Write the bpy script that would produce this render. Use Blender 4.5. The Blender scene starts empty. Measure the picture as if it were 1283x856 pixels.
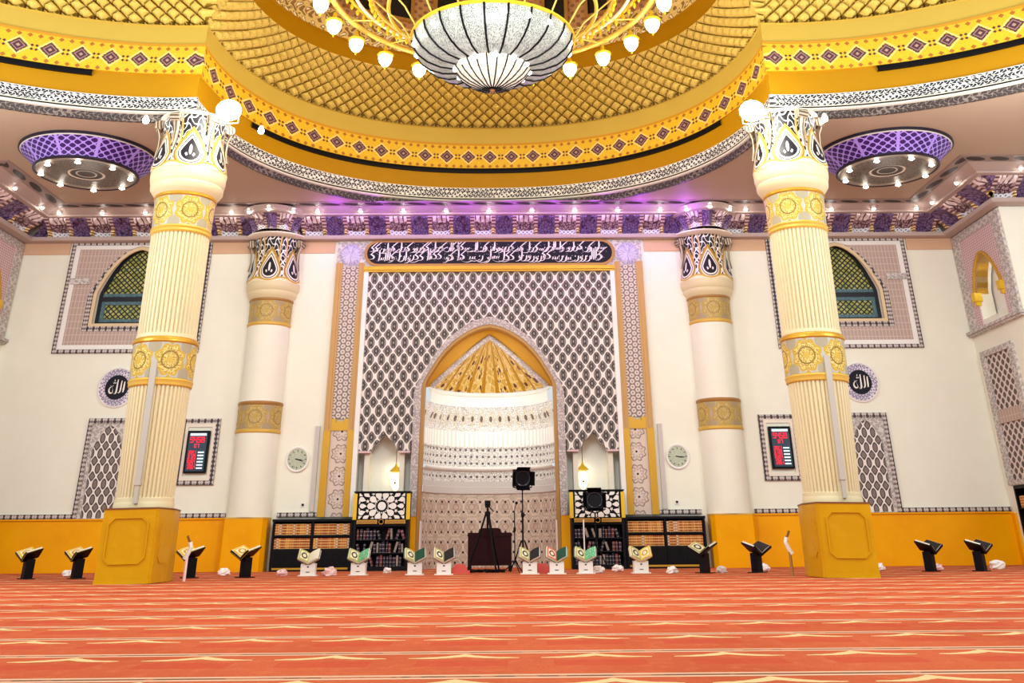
import bpy, math, random
from mathutils import Vector, Matrix
from mathutils.geometry import tessellate_polygon
random.seed(7)
PI = math.pi
S = bpy.context.scene
COL = S.collection

# ------------------------------------------------------------------ node helpers
def lin(h):
    h = h.lstrip('#')
    o = []
    for i in (0, 2, 4):
        c = int(h[i:i+2], 16) / 255
        o.append(c / 12.92 if c <= .04045 else ((c + .055) / 1.055) ** 2.4)
    return (o[0], o[1], o[2], 1)

class N:
    """number socket with operators"""
    def __init__(s, t, o): s.t, s.o = t, o
    def _m(s, op, *a, clamp=False):
        n = s.t.nodes.new('ShaderNodeMath'); n.operation = op; n.use_clamp = clamp
        for i, x in enumerate((s,) + a):
            if isinstance(x, N): s.t.links.new(x.o, n.inputs[i])
            else: n.inputs[i].default_value = x
        return N(s.t, n.outputs[0])
    def __add__(s, b): return s._m('ADD', b)
    __radd__ = __add__
    def __sub__(s, b): return s._m('SUBTRACT', b)
    def __rsub__(s, b): return (s * -1) + b
    def __mul__(s, b): return s._m('MULTIPLY', b)
    __rmul__ = __mul__
    def __truediv__(s, b): return s._m('DIVIDE', b)
    def __neg__(s): return s * -1
    def sin(s): return s._m('SINE')
    def cos(s): return s._m('COSINE')
    def abs(s): return s._m('ABSOLUTE')
    def fr(s): return s._m('FRACT')
    def fl(s): return s._m('FLOOR')
    def sq(s): return s * s
    def sqrt(s): return s._m('SQRT')
    def min(s, b): return s._m('MINIMUM', b)
    def max(s, b): return s._m('MAXIMUM', b)
    def lt(s, b): return s._m('LESS_THAN', b)
    def gt(s, b): return s._m('GREATER_THAN', b)
    def ang(s, b): return s._m('ARCTAN2', b)
    def cl(s): return s._m('ADD', 0.0, clamp=True)
    def cell(s, p, off=0.0):
        """signed distance to the centre of a cell of width p"""
        return (((s - off) / p + .5).fr() - .5) * p

class T:
    def __init__(s, tree):
        s.t = tree
        uv = tree.nodes.new('ShaderNodeUVMap')
        sp = tree.nodes.new('ShaderNodeSeparateXYZ')
        tree.links.new(uv.outputs[0], sp.inputs[0])
        s.uvo = uv.outputs[0]
        s.u, s.v = N(tree, sp.outputs[0]), N(tree, sp.outputs[1])
    def vec(s, u, v, w=0.0):
        n = s.t.nodes.new('ShaderNodeCombineXYZ')
        for i, x in enumerate((u, v, w)):
            if isinstance(x, N): s.t.links.new(x.o, n.inputs[i])
            else: n.inputs[i].default_value = x
        return n.outputs[0]
    def noise(s, sc, detail=3, u=None, v=None):
        n = s.t.nodes.new('ShaderNodeTexNoise')
        n.inputs['Scale'].default_value = sc; n.inputs['Detail'].default_value = detail
        s.t.links.new(s.vec(u, v) if u is not None else s.uvo, n.inputs['Vector'])
        return N(s.t, n.outputs[0])
    def vor(s, sc, feature='DISTANCE_TO_EDGE', u=None, v=None, rnd=1.0):
        n = s.t.nodes.new('ShaderNodeTexVoronoi'); n.feature = feature
        n.inputs['Scale'].default_value = sc; n.inputs['Randomness'].default_value = rnd
        s.t.links.new(s.vec(u, v) if u is not None else s.uvo, n.inputs['Vector'])
        return N(s.t, n.outputs[0])
    def mix(s, f, a, b):
        n = s.t.nodes.new('ShaderNodeMix'); n.data_type = 'RGBA'
        for i, x in ((0, f), (6, a), (7, b)):
            if isinstance(x, N): s.t.links.new(x.o, n.inputs[i])
            elif isinstance(x, str): n.inputs[i].default_value = lin(x)
            else: n.inputs[i].default_value = x
        return N(s.t, n.outputs[2])

MATS = {}
def mat(name, fn, rough=.55, metal=0.0, emit=0.0, spec=.4, bump=None, alpha=1.0):
    m = bpy.data.materials.new(name); m.use_nodes = True
    t = m.node_tree; b = t.nodes['Principled BSDF']
    b.inputs['Roughness'].default_value = rough
    b.inputs['Metallic'].default_value = metal
    b.inputs['Specular IOR Level'].default_value = spec
    if callable(fn):
        c = fn(T(t))
        hh = None
        if isinstance(c, tuple): c, hh = c
        t.links.new(c.o, b.inputs['Base Color'])
        if emit: t.links.new(c.o, b.inputs['Emission Color'])
        if hh is not None:
            bn = t.nodes.new('ShaderNodeBump'); bn.inputs['Strength'].default_value = .5
            bn.inputs['Distance'].default_value = bump or .02
            t.links.new(hh.o, bn.inputs['Height']); t.links.new(bn.outputs[0], b.inputs['Normal'])
    else:
        b.inputs['Base Color'].default_value = lin(fn)
        if emit: b.inputs['Emission Color'].default_value = lin(fn)
        # a faint procedural unevenness, so that no surface is perfectly flat in tone
        if not emit:
            tt = T(t); f = tt.noise(2.5, 4)
            c = tt.mix((f - .35).cl() * .35, fn, lin_dark(fn))
            t.links.new(c.o, b.inputs['Base Color'])
    b.inputs['Emission Strength'].default_value = emit
    MATS[name] = m
    return m
def lin_dark(h):
    c = lin(h); return (c[0] * .82, c[1] * .8, c[2] * .78, 1)

# ------------------------------------------------------------------ units of the first camera fit
# positions come from image coordinates by a first camera fit, rescaled for a second:
# one first-fit unit becomes KY metres along the hall and KZ metres upwards
KY, KZ = 1.55, .9334
DW = 13.28                              # first-fit depth of the back wall
LY = 1.0                                # depth factor of local parts (KY for parts that run along the side walls)
def MY(y):
    if LY == 1.0 and y > 12.6: return KY * DW + (y - DW)     # things fixed to the back wall keep their unscaled offset
    return KY * y
def ML(p): return (p[0], MY(p[1]), KZ * p[2])

# ------------------------------------------------------------------ mesh builder
class MB:
    def __init__(s): s.v, s.f, s.uv = [], [], []
    def face(s, pts, uvs=None):
        i = len(s.v); s.v += [tuple(p) for p in pts]; s.f.append(tuple(range(i, i + len(pts))))
        if uvs is None:
            a, b, c = (Vector(pts[k]) for k in (0, 1, 2))
            n = (b - a).cross(c - a)
            ax = max(range(3), key=lambda k: abs(n[k]))
            uvs = [((p[1], p[2]) if ax == 0 else (p[0], p[2]) if ax == 1 else (p[0], p[1])) for p in pts]
        s.uv.append([tuple(q) for q in uvs])
    def box(s, x0, y0, z0, x1, y1, z1):
        x0, x1 = sorted((x0, x1)); y0, y1 = sorted((y0, y1)); z0, z1 = sorted((z0, z1))
        P = lambda a, b, c: (x1 if a else x0, y1 if b else y0, z1 if c else z0)
        for q in (((0,0,0),(1,0,0),(1,0,1),(0,0,1)), ((1,1,0),(0,1,0),(0,1,1),(1,1,1)),
                  ((0,1,0),(0,0,0),(0,0,1),(0,1,1)), ((1,0,0),(1,1,0),(1,1,1),(1,0,1)),
                  ((0,0,1),(1,0,1),(1,1,1),(0,1,1)), ((0,1,0),(1,1,0),(1,0,0),(0,0,0))):
            s.face([P(*k) for k in q])
        return s
    def obox(s, c, ax, ay, az):
        """box about c with half-axis vectors"""
        c, ax, ay, az = (Vector(k) for k in (c, ax, ay, az))
        for sgn, n, a, b in ((1,ax,ay,az),(-1,ax,az,ay),(1,ay,az,ax),(-1,ay,ax,az),(1,az,ax,ay),(-1,az,ay,ax)):
            o = c + n * sgn; la, lb = a.length, b.length
            s.face([o-a-b, o+a-b, o+a+b, o-a+b], [(-la,-lb),(la,-lb),(la,lb),(-la,lb)])
        return s
    def grid(s, fn, nu, nv, closed=False):
        """fn(i,j) -> (point, uv); shared verts"""
        base = len(s.v); U = {}
        for j in range(nv + 1):
            for i in range(nu + 1):
                p, uv = fn(i, j); s.v.append(tuple(p)); U[(i, j)] = uv
        w = nu + 1
        for j in range(nv):
            for i in range(nu):
                k = [(i, j), (i + 1, j), (i + 1, j + 1), (i, j + 1)]
                s.f.append(tuple(base + b * w + a for a, b in k)); s.uv.append([U[q] for q in k])
        return s
    def lathe(s, prof, n=32, c=(0, 0, 0), a0=0.0, a1=2 * PI, rad=None, uref=None, sx=1.0, sy=1.0):
        L = [0]
        for a, b in zip(prof, prof[1:]): L.append(L[-1] + math.hypot(b[0] - a[0], b[1] - a[1]))
        ur = uref or max(p[0] for p in prof)
        def fn(i, j):
            t = a0 + (a1 - a0) * i / n; r, z = prof[j]
            if rad: r = rad(r, t, z)
            return (c[0] + r * math.cos(t) * sx, c[1] + r * math.sin(t) * sy, c[2] + z), (t * ur, z if abs(prof[-1][1] - prof[0][1]) > .01 else L[j])
        return s.grid(fn, n, len(prof) - 1)
    def tube(s, path, r, n=8, cap=True, taper=None):
        path = [Vector(p) for p in path]; m = len(path)
        d0 = (path[1] - path[0]).normalized()
        up = Vector((0, 0, 1)) if abs(d0.z) < .9 else Vector((1, 0, 0))
        ring = []; L = 0
        for k in range(m):
            d = (path[min(k + 1, m - 1)] - path[max(k - 1, 0)]).normalized()
            a = d.cross(up)
            if a.length < 1e-4: a = d.cross(Vector((0, 1, 0)))
            a.normalize(); b = a.cross(d).normalized(); up = b
            rr = r if taper is None else r + (taper - r) * k / (m - 1)
            if k: L += (path[k] - path[k - 1]).length
            ring.append(([path[k] + a * math.cos(2*PI*i/n) * rr + b * math.sin(2*PI*i/n) * rr for i in range(n + 1)], L))
        s.grid(lambda i, j: (ring[j][0][i], (i / n * 2 * PI * r, ring[j][1])), n, m - 1)
        if cap:
            s.face(ring[0][0][:n]); s.face(list(reversed(ring[-1][0][:n])))
        return s
    def prism(s, loops, fr, dep, side=True, back=True):
        """loops: outer + holes in 2-D; fr(x,z)->front point; dep: depth vector"""
        dep = Vector(dep)
        pts = [p for l in loops for p in l]
        tri = tessellate_polygon([[Vector((p[0], p[1], 0)) for p in l] for l in loops])
        F = [Vector(fr(*p)) for p in pts]
        for t in tri:
            q = [pts[k] for k in t]
            area = (q[1][0]-q[0][0])*(q[2][1]-q[0][1]) - (q[2][0]-q[0][0])*(q[1][1]-q[0][1])
            if abs(area) < 1e-9: continue
            if area < 0: t = (t[0], t[2], t[1])
            s.face([F[k] for k in t], [pts[k] for k in t])
            if back: s.face([F[k] + dep for k in (t[0], t[2], t[1])], [pts[k] for k in (t[0], t[2], t[1])])
        if side:
            o = 0
            for l in loops:
                L = 0
                for k in range(len(l)):
                    a, b = o + k, o + (k + 1) % len(l)
                    d = (F[b] - F[a]).length
                    s.face([F[a], F[a] + dep, F[b] + dep, F[b]], [(L, 0), (L, dep.length), (L + d, dep.length), (L + d, 0)]); L += d
                o += len(l)
        return s
    def ball(s, c, r, n=10, m=7, sz=1.0):
        return s.lathe([(max(1e-4, r * math.sin(PI * k / m)), -r * sz * math.cos(PI * k / m)) for k in range(m + 1)], n, c)
    def build(s, name, m, parent=None, loc=None, smooth=False, merge=False, raw=False):
        o0 = Vector(loc) if loc is not None else Vector((0, 0, 0))
        world = parent is None and loc is None and not raw
        fy = KY if world else LY
        me = bpy.data.meshes.new(name)
        me.from_pydata([(p[0] - o0.x, (p[1] - o0.y) * fy, (p[2] - o0.z) * KZ) for p in s.v], [], s.f)
        ul = me.uv_layers.new(name='UVMap'); k = 0
        for u in s.uv:
            for q in u: ul.data[k].uv = q; k += 1
        me.materials.append(MATS[m] if isinstance(m, str) else m)
        if merge:
            import bmesh
            bm = bmesh.new(); bm.from_mesh(me); bmesh.ops.remove_doubles(bm, verts=bm.verts, dist=1e-4); bm.to_mesh(me); bm.free()
        if smooth:
            me.polygons.foreach_set('use_smooth', [True] * len(me.polygons))
            if smooth == 'auto': me.set_sharp_from_angle(angle=math.radians(35))
        me.update()
        o = bpy.data.objects.new(name, me); COL.objects.link(o)
        if parent is not None: o.parent = parent
        elif not world and not raw: o.location = ML(o0)
        return o

def tag(o, label, cat, group=None):
    o['label'] = label; o['category'] = cat
    if group: o['group'] = group
    return o
def thing(name, label, cat, loc=(0, 0, 0), rz=0.0, group=None, my=None):
    o = bpy.data.objects.new(name, None); o.empty_display_size = .1; COL.objects.link(o)
    o.location = (loc[0], MY(loc[1]) if my is None else my, KZ * loc[2]); o.rotation_euler = (0, 0, rz)
    return tag(o, label, cat, group)
def struct(o):
    o['kind'] = 'structure'; return o
KIDS = {}
def dup(root, loc, rz, label, group=None, scale=None):
    """copy of a thing and of its parts and their sub-parts"""
    r = root.copy(); COL.objects.link(r); r.location = ML(loc); r.rotation_euler = (0, 0, rz); r['label'] = label
    if scale: r.scale = scale
    if group: r['group'] = group
    for ch in KIDS[root.name]:
        c = ch.copy(); COL.objects.link(c); c.parent = r
        for g in KIDS.get(ch.name, []):
            d = g.copy(); COL.objects.link(d); d.parent = c
    return r
def reg(root, *kids): KIDS[root.name] = list(kids)

ORD = ['first','second','third','fourth','fifth','sixth','seventh','eighth','ninth','tenth','eleventh','twelfth','thirteenth','fourteenth',
       'fifteenth','sixteenth','seventeenth','eighteenth','nineteenth','twentieth']

# ------------------------------------------------------------------ materials
mat('cream_wall', '#eff0de', .6)
mat('cream_reveal', '#dcc69c', .5)
mat('cornice_shade', '#d3ae8c', .6)
mat('ceiling_paint', '#b29c84', .65)
mat('white_plaster', '#efefe8', .5)
mat('warm_white', '#ece4d2', .5)
mat('grey_stone', '#c9c3bd', .5)
mat('grey_plastic', '#b9b5a8', .5)
mat('column_cream', '#e0d4aa', .45)
mat('gold', '#c99a2c', .35, .35)
mat('gold_bright', '#e6bf2a', .35, .3)
mat('bronze', '#a67a3c', .4, .2)
mat('brown', '#7a4a22', .5)
mat('tan_gold', '#c49a5c', .45, .05)
mat('black', '#060508', .5, spec=.15)
mat('black_soft', '#100e14', .6, spec=.15)
mat('dark_wood', '#2a0609', .45, spec=.12)
mat('black_wood', '#0d080f', .45, spec=.15)
mat('grey_metal', '#8b8b8f', .35, .6)
mat('paper', '#efe9d2', .7)
mat('white_paint', '#efece2', .45)
mat('tissue', '#f4eee8', .8)
mat('pink_tissue', '#f3d3cf', .8)
mat('red_cloth', '#d35a52', .8)
mat('amber_gold', '#c9920c', .4, .1)
mat('gold_light', '#d8b04a', .4, .1)

def marble(c1, c2, c3):
    def f(t):
        n = t.noise(1.3, 5); k = t.noise(7, 6)
        a = t.mix(((n - .35) * 2.2).cl(), c1, c2)
        return t.mix(((k - .55) * 3).cl() * .6, a, c3)
    return f
mat('yellow_marble', marble('#f5ad00', '#ea9c00', '#f6bb20'), .35, spec=.15)
mat('pedestal_marble', marble('#cf9c06', '#bf8804', '#dcb020'), .35, spec=.15)

def f_dash(t):
    w = t.u.cell(.13).abs(); v = t.v
    tri = (w * 1.6 + (t.v.cell(.09)).abs()).lt(.062)
    dot = (t.u.cell(.13, .065).sq() + t.v.cell(.09).sq()).lt(.0007)
    a = t.mix(tri, '#c4bcb4', '#3a3034')
    return t.mix(dot, a, '#7d6a66')
mat('border_dash', f_dash, .5)
FINE = .78

def f_ogee(t):
    X = t.u * (2 * PI / .235); Y = t.v * (2 * PI / .36)
    g = (X.cos() + Y.cos() * 1.0 + (Y * 2).cos() * .18)
    h = g.abs()
    line = h.lt(.33)
    petal = (t.u.cell(.0588).abs() * 14 + (t.v.cell(.18).abs() * 2.6)).lt(.42)
    core = h.gt(1.35)
    a = t.mix(petal, '#4a423e', '#857b73')
    a = t.mix(core, a, '#3c3534')
    a = t.mix((t.u.cell(.1175).sq() * 3 + t.v.cell(.18).sq()).lt(.0007), a, '#a79c92')
    return t.mix(line, a, '#eee9e2'), line * 1.0
mat('ogee_lattice', f_ogee, .5, bump=.03)
def f_grille(t):
    X = t.u * (2 * PI / .17); Y = t.v * (2 * PI / .30)
    h = (X.cos() + Y.cos() + (Y * 2).cos() * .18).abs()
    a = t.mix(h.gt(1.2), '#4a403c', '#7d7068')
    return t.mix(h.lt(.42), a, '#eae4dc'), h.lt(.42) * 1.0
mat('grille_lattice', f_grille, .5, bump=.03)

def f_star(t):
    k = 2 * PI / .105
    a = (t.u * k).cos(); b = ((t.u * .5 + t.v * .866) * k).cos(); c = ((t.u * .5 - t.v * .866) * k).cos()
    s = a + b + c
    col = t.mix(s.lt(-.7), '#e4dcd2', '#7d6a62')
    col = t.mix((s - .4).abs().lt(.28), col, '#a88f80')
    return t.mix(s.gt(2.2), col, '#7a6560')
mat('star_strip', f_star, .5)

def f_rosette(t):
    du = t.u.cell(.42); dv = t.v.cell(.44)
    r = (du.sq() + dv.sq()).sqrt(); a = du.ang(dv)
    pet = (a * 8).cos() * .018
    col = t.mix((r - .17 + pet).abs().lt(.012), '#d9cabb', '#8f7a70')
    col = t.mix(((r - .10) + pet * 1.2).abs().lt(.009), col, '#a8938a')
    col = t.mix(((a * 12).cos().gt(.55)) * r.lt(.17) * r.gt(.11), col, '#b7a498')
    col = t.mix(r.lt(.022), col, '#2c2030')
    return col
mat('rosette_strip', f_rosette, .5)

def f_frieze(t):
    du = t.u.cell(.476); dv = t.v - .31
    d = du.abs() + dv.abs()
    n = t.noise(30, 2)
    col = t.mix((n - .42).cl() * 2.2, '#dfb722', '#cd9f14')
    ed = (t.u.cell(.159).abs() * 1.0 + ((dv.abs() - .235).abs())).lt(.045)
    col = t.mix(ed, col, '#a8641e')
    col = t.mix(dv.abs().gt(.285), col, '#c98f1a')
    sm = t.u.cell(.476, .238)
    cr = ((sm.abs() - .035).abs() + (dv.abs() - .04).abs()).lt(.03)
    col = t.mix(cr, col, '#5a2c20')
    outl = (d - .18).abs().lt(.016)
    col = t.mix(outl, col, '#f3d488')
    col = t.mix((d + (n - .5) * .09).lt(.15), col, '#4a2a34')
    col = t.mix((d - .10).abs().lt(.012) , col, '#a07a72')
    col = t.mix(d.lt(.035), col, '#b08c80')
    return col
mat('yellow_frieze', f_frieze, .5)
mat('ochre', '#c4a842', .6)
mat('amber', '#ac7c00', .5, spec=.2)
def f_honey(t):
    a = t.u / .27; b = t.v * 5
    e1 = ((a + b).fr() - .5).abs(); e2 = ((a - b).fr() - .5).abs()
    col = t.mix(e1.max(e2).gt(.435), '#d8c05e', '#90701f')  # grooves darkened in the colour, shade added to the weak relief
    foot = (t.v.lt(.11)) * ((a.fr() - .5).abs().lt(.16 - t.v * 1.3))
    return t.mix(foot, col, '#6a4618')
mat('honey', f_honey, .6)

def scroll(t, sc, c1, c2, wid=.5, c3=None):
    n1 = t.noise(sc * .35, 1)
    X = t.u * sc + (t.v * sc * 1.3).sin() * 1.2 + n1 * 2
    Y = t.v * sc + (t.u * sc * .9).cos() * 1.2
    g = (X.sin() + Y.sin())
    col = t.mix(g.abs().lt(wid), c1, c2)
    if c3: col = t.mix(g.gt(1.45), col, c3)
    return col
mat('cornice_scroll', lambda t: t.mix((t.v - .125).abs().gt(.112), scroll(t, 62, '#20222e', '#e4e2da', .62), '#e8e4da'), .5)
mat('rim_dark', lambda t: scroll(t, 48, '#2e2422', '#75695f', .35), .5)
mat('rim_stone', '#cfc9bb', .45)

def f_capital(t):
    # u: 2 per tear-drop, v: 0..1 up the capital
    cu = t.u.cell(2.0); ac = cu.abs(); vv = t.v
    up = (vv - .27).max(0.0) / .30; dn = ((vv * -1) + .27).max(0.0) / .19
    r = ((ac / .56).sq() + dn.sq()).sqrt() + up - (ac * up * .5)
    X = t.u * 9.4 + (vv * 23).sin() * 1.3; Y = vv * 30 + (t.u * 9.4).cos() * 1.5
    g = X.sin() + Y.sin()
    col = t.mix(g.abs().lt(.5), '#120f1c', '#e9e4dc')
    # white knots between the drops
    kn = (1.0 - ac) 
    z2 = (vv * 26).sin() * .12
    col = t.mix(((kn.abs() - .16 - z2).abs().lt(.055)) * vv.gt(.08) * vv.lt(.7), col, '#f0ece4')
    # gold ribs that frame the drops and sweep up to the scrolls
    rib = (ac - (.70 - (vv - .5).abs() * .25 + (vv - .62).max(0.0) * .5)).abs().lt(.07) * vv.gt(.40)
    col = t.mix(rib, col, '#c9a860')
    col = t.mix(r.lt(1.62), col, '#c8a03a')
    col = t.mix((r - 1.5).abs().lt(.05), col, '#8a6a24')
    col = t.mix(r.lt(1.30), col, '#eae2cc')
    col = t.mix(r.lt(1.16), col, '#191324')
    col = t.mix((r - .98).abs().lt(.085), col, '#ece6dc')
    col = t.mix(r.lt(.88), col, '#15101c')
    st = ((cu / .085).sq() + ((vv - .31) / .10).sq()).lt(1)
    st2 = ((ac - .19).abs() + (vv - .19 - ac * .12).abs() * 2.2).lt(.085)
    col = t.mix(st.max(st2), col, '#efe8de')
    edge = vv - .04 - ((cu * PI).cos() * -.035)
    col = t.mix(edge.lt(.035), col, '#cfa540')
    return t.mix(edge.lt(.0), col, '#efe2bd')
mat('capital_tracery', f_capital, .45)

def f_band(t):
    du = t.u.cell(.52); dv = t.v - .33
    r = (du.sq() + dv.sq()).sqrt(); a = du.ang(dv)
    n = t.noise(26, 2)
    ros = (r + (a * 8).cos() * .02)
    col = t.mix(((t.u.cell(.52, .26)).sq() + (dv.abs() - .22).sq()).lt(.012), '#b9bab0', '#a9a186')
    inner = t.mix((n - .5).abs().lt(.055), '#b08f28', '#e6d27a')
    col = t.mix(ros.lt(.235), col, inner)
    col = t.mix((ros - .225).abs().lt(.018), col, '#c8a52e')
    col = t.mix((r - .13).abs().lt(.012), col, '#8d7020')
    col = t.mix(r.lt(.05), col, '#cfae3a')
    return t.mix((du.abs() + (dv.abs() - .28).abs() * .8).lt(.05), col, '#c2a02c'), inner
mat('gold_rosettes', f_band, .4)
def f_bandp(t):
    c, h = f_band(t)
    return t.mix(.55, c, '#a88d52')
mat('gold_rosettes_dull', f_bandp, .4)

def f_muq(t):
    # u: metres along, v: 0 bottom..1 top; niches .46 wide, every second one under a lamp
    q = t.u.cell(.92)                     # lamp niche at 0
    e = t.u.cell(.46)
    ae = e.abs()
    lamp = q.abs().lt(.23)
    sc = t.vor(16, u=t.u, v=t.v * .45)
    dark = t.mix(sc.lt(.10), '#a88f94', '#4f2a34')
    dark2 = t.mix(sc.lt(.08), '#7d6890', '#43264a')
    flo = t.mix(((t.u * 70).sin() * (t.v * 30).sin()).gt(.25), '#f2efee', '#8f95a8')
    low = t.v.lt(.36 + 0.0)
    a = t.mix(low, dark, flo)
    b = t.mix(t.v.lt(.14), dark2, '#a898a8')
    col = t.mix(lamp, b, a)  # niche under a lamp coloured as lit, the next as violet shade
    crown = (t.v - .78 + ((ae - .0) * 1.0) * .35).gt(0) * lamp
    col = t.mix(crown * ((t.u * 60).sin().gt(-.6)), col, '#f1e6e6')
    pil = ae.gt(.185)
    stripe = (t.v * 46).sin().gt(0.1)
    pc = t.mix(stripe, '#8a5a2a', '#f2dfa4')
    pc = t.mix(t.v.gt(.42), pc, t.mix(((t.v * 40).sin()).gt(0), '#5c3a3c', '#cdb2ac'))
    col = t.mix(pil, col, pc)
    return t.mix(t.v.lt(.03), col, '#efe2d2')
mat('muqarnas', f_muq, .5)
mat('cornice_stone', '#b3a198', .5)
def f_leafstrip(t):
    du = t.u.cell(.46); dv = t.v - .085
    leaf = ((du / .2).sq() + ((dv + du * .12) / .05).sq()).lt(1)
    return t.mix(leaf, '#8f7c72', '#2a181c')
mat('leaf_strip', f_leafstrip, .5)

def f_carpet(t):
    row = (t.v - 3.30) / .587
    dy = ((row + .5).fr() - .5) * .587
    dx = t.u.cell(.60, .18); ax = dx.abs()
    n = t.noise(90, 2); n2 = t.noise(1.1, 3); n3 = t.noise(14, 3)
    base = t.mix(((n2 - .4) * 3).cl(), '#c45a30', '#b24a24')
    base = t.mix(((n3 - .5) * 4).cl() * .5, base, '#cf6e44')
    base = t.mix(((n - .5) * 5).cl() * .45, base, '#a2421e')
    # slightly deeper red field before each niche of the row
    fld = (dy + .17).abs().lt(.07) * ax.lt(.2)
    base = t.mix(fld * .5, base, '#bc3a22')
    w = t.noise(22, 1)
    peak = (ax * -9).min(0.0)
    hgt = (1 - ax * 5.5).max(0.0); hgt = hgt * hgt * .06 + (1 - ax * 3.6).max(0.0) * .016
    th = (1 - ax * 3.9).max(0.0) * .03 + .006
    mo = (dy + .035 - hgt + (w - .5) * .018).abs().lt(th) * ax.lt(.25)
    base = t.mix(mo, base, '#dcbc84')
    b1 = (dy - .125).abs(); 
    brd = b1.lt(.045)
    base = t.mix(brd * .7, base, '#b8805e')
    base = t.mix((b1 - .028).abs().lt(.009), base, '#e0b998')
    base = t.mix(b1.lt(.008) * (t.noise(9, 1).gt(.45)), base, '#5c4a3a')
    return base, n
mat('carpet', f_carpet, .95, bump=.004, spec=.1)

def f_mosaic(t):
    du = t.u.cell(.34); dv = t.v.cell(.40)
    r = (du.sq() + dv.sq()).sqrt(); a = du.ang(dv)
    n = t.noise(9, 2)
    col = t.mix(((n - .45) * 6).cl(), '#c9baa8', '#b9a794')
    col = t.mix((r - .12 + (a * 6).cos() * .02).abs().lt(.008), col, '#b09484')
    col = t.mix((r - .17 + (a * 8).cos() * .012).abs().lt(.008), col, '#e2d3c6')
    col = t.mix((t.u.cell(.17).sq() + t.v.cell(.2, .1).sq()).lt(.0006), col, '#2e2026')
    return t.mix((r - .06).abs().lt(.010), col, '#b08c7c')
mat('niche_mosaic', f_mosaic, .5)
def f_white_orn(t):
    du = t.u.cell(.2); n = t.vor(24)
    z = t.v
    col = t.mix(n.lt(.1), '#e9e7e0', '#b9b4ac')
    plain = (z - 2.62).abs().lt(.16)
    col = t.mix(plain, col, t.mix((t.u.cell(.1).abs() - .04).abs().lt(.006), '#f1efe8', '#c9c6bd'))
    d = ((du / .05).sq() + ((z - 3.05) / .1).sq())
    col = t.mix(((du.abs() * 1.0 + (z - 3.05).abs() * .45) - .07).abs().lt(.012), col, '#d2c8a8')
    col = t.mix(d.lt(.4), col, '#6b5a4a')
    col = t.mix((z - 3.32).gt(0), col, '#f6f5f0')
    dots = ((t.u.cell(.12).sq() + (z.cell(.14)).sq()).lt(.0007)) * z.lt(2.42)
    return t.mix(dots, col, '#5c5a58')
mat('niche_white', f_white_orn, .45)
def f_golddome(t):
    # u: sector angle scaled, v: 0 base..1 apex
    du = t.u.cell(1.0)
    n = t.vor(3.2, u=t.u * 1.0, v=t.v * 2.4)
    col = t.mix(n.lt(.10), '#c9a040', '#dfc274')
    fl = (t.vor(3.4, 'F1', u=t.u * 1.0, v=t.v * 2.0).lt(.30)) * t.v.lt(.66)
    col = t.mix(fl, col, '#5c2a20')
    fl2 = (t.vor(4.6, 'F1', u=t.u * 1.1, v=t.v * 2.2).lt(.2)) * t.v.lt(.48)
    col = t.mix(fl2, col, '#f0e2c0')
    rib = du.abs().gt(.37)
    return t.mix(rib, col, '#b07e04')
mat('niche_gold', f_golddome, .4)
def f_glass(t):
    a = ((t.u + t.v).cell(.12)).abs(); b = ((t.u - t.v).cell(.12)).abs()
    n = t.noise(6, 2)
    lit = t.mix(((n - .4) * 4).cl(), '#8f9440', '#b9b56a')
    col = t.mix(a.min(b).lt(.02), lit, '#1a2420')
    return t.mix((t.u.cell(.24).sq() + t.v.cell(.24).sq()).lt(.0014), col, '#2c4a44')
mat('stained_glass', f_glass, .25)
mat('window_black', '#0c0f1a', .3)
mat('window_teal', lambda t: t.mix((t.noise(40, 2) - .5).abs().lt(.06), '#26444e', '#5c7f86'), .35)
mat('tile_grid', lambda t: t.mix(t.u.cell(.075).abs().gt(.031).max(t.v.cell(.15).abs().gt(.069)), '#b59f92', '#cfc0b4'), .5)
mat('tile_pink', lambda t: t.mix((((t.u + t.v) * 60).sin() * ((t.u - t.v) * 60).sin()).gt(.2), '#dcc2c0', '#b08f92'), .5)
mat('grey_relief', lambda t: scroll(t, 40, '#aba59e', '#d2cdc6', .6), .5)
mat('arch_band', lambda t: t.mix((t.noise(16, 2) - .5).abs().lt(.07), '#cfc7c2', '#a79d9a'), .5)
mat('jali', lambda t: t.mix(((t.u * 44).sin() + (t.v * 30).sin()).abs().lt(.75), '#57483f', '#d8ccc2'), .5)
mat('saucer_side', lambda t: t.mix((((t.u * 34).sin() + (t.v * 62).sin()).abs().lt(.5)).max(t.u.cell(.72).abs().lt(.03)), '#2e1052', '#9a7ccc'), .5, emit=.16)  # purple LED light put into the side's colour and a faint glow
mat('saucer_dark', '#1c1226', .4)
def f_saucer_under(t):
    r = t.v
    col = t.mix((t.noise(20, 2) - .5).abs().lt(.06), '#3a302c', '#6f6458')
    col = t.mix((r - .30).abs().lt(.02), col, '#cfc4b4')
    col = t.mix(r.lt(.26), col, '#2a201e')
    col = t.mix((r - .17).abs().lt(.015), col, '#a79b8c')
    return t.mix(r.gt(.74), col, '#8d8478')
mat('saucer_under', f_saucer_under, .45)
def f_bowl(t):
    n = t.vor(55, 'F1')
    col = t.mix((n - .3).abs().lt(.12), '#9aa09a', '#4f5854')
    return col
mat('bowl_glass', f_bowl, .3, emit=.3)
mat('bowl_lower', lambda t: t.mix((t.vor(40, 'F1') - .3).abs().lt(.1), '#cfc9ba', '#8a8474'), .3, emit=.45)
mat('bulb', '#fff4e0', .4, emit=7)
mat('bulb_soft', '#fff6ee', .4, emit=3)
mat('spot_white', '#fffaf2', .4, emit=30)
mat('flood', '#fffdf0', .4, emit=110)
mat('lantern_glass', '#fff3c8', .4, emit=1.6)
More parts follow.
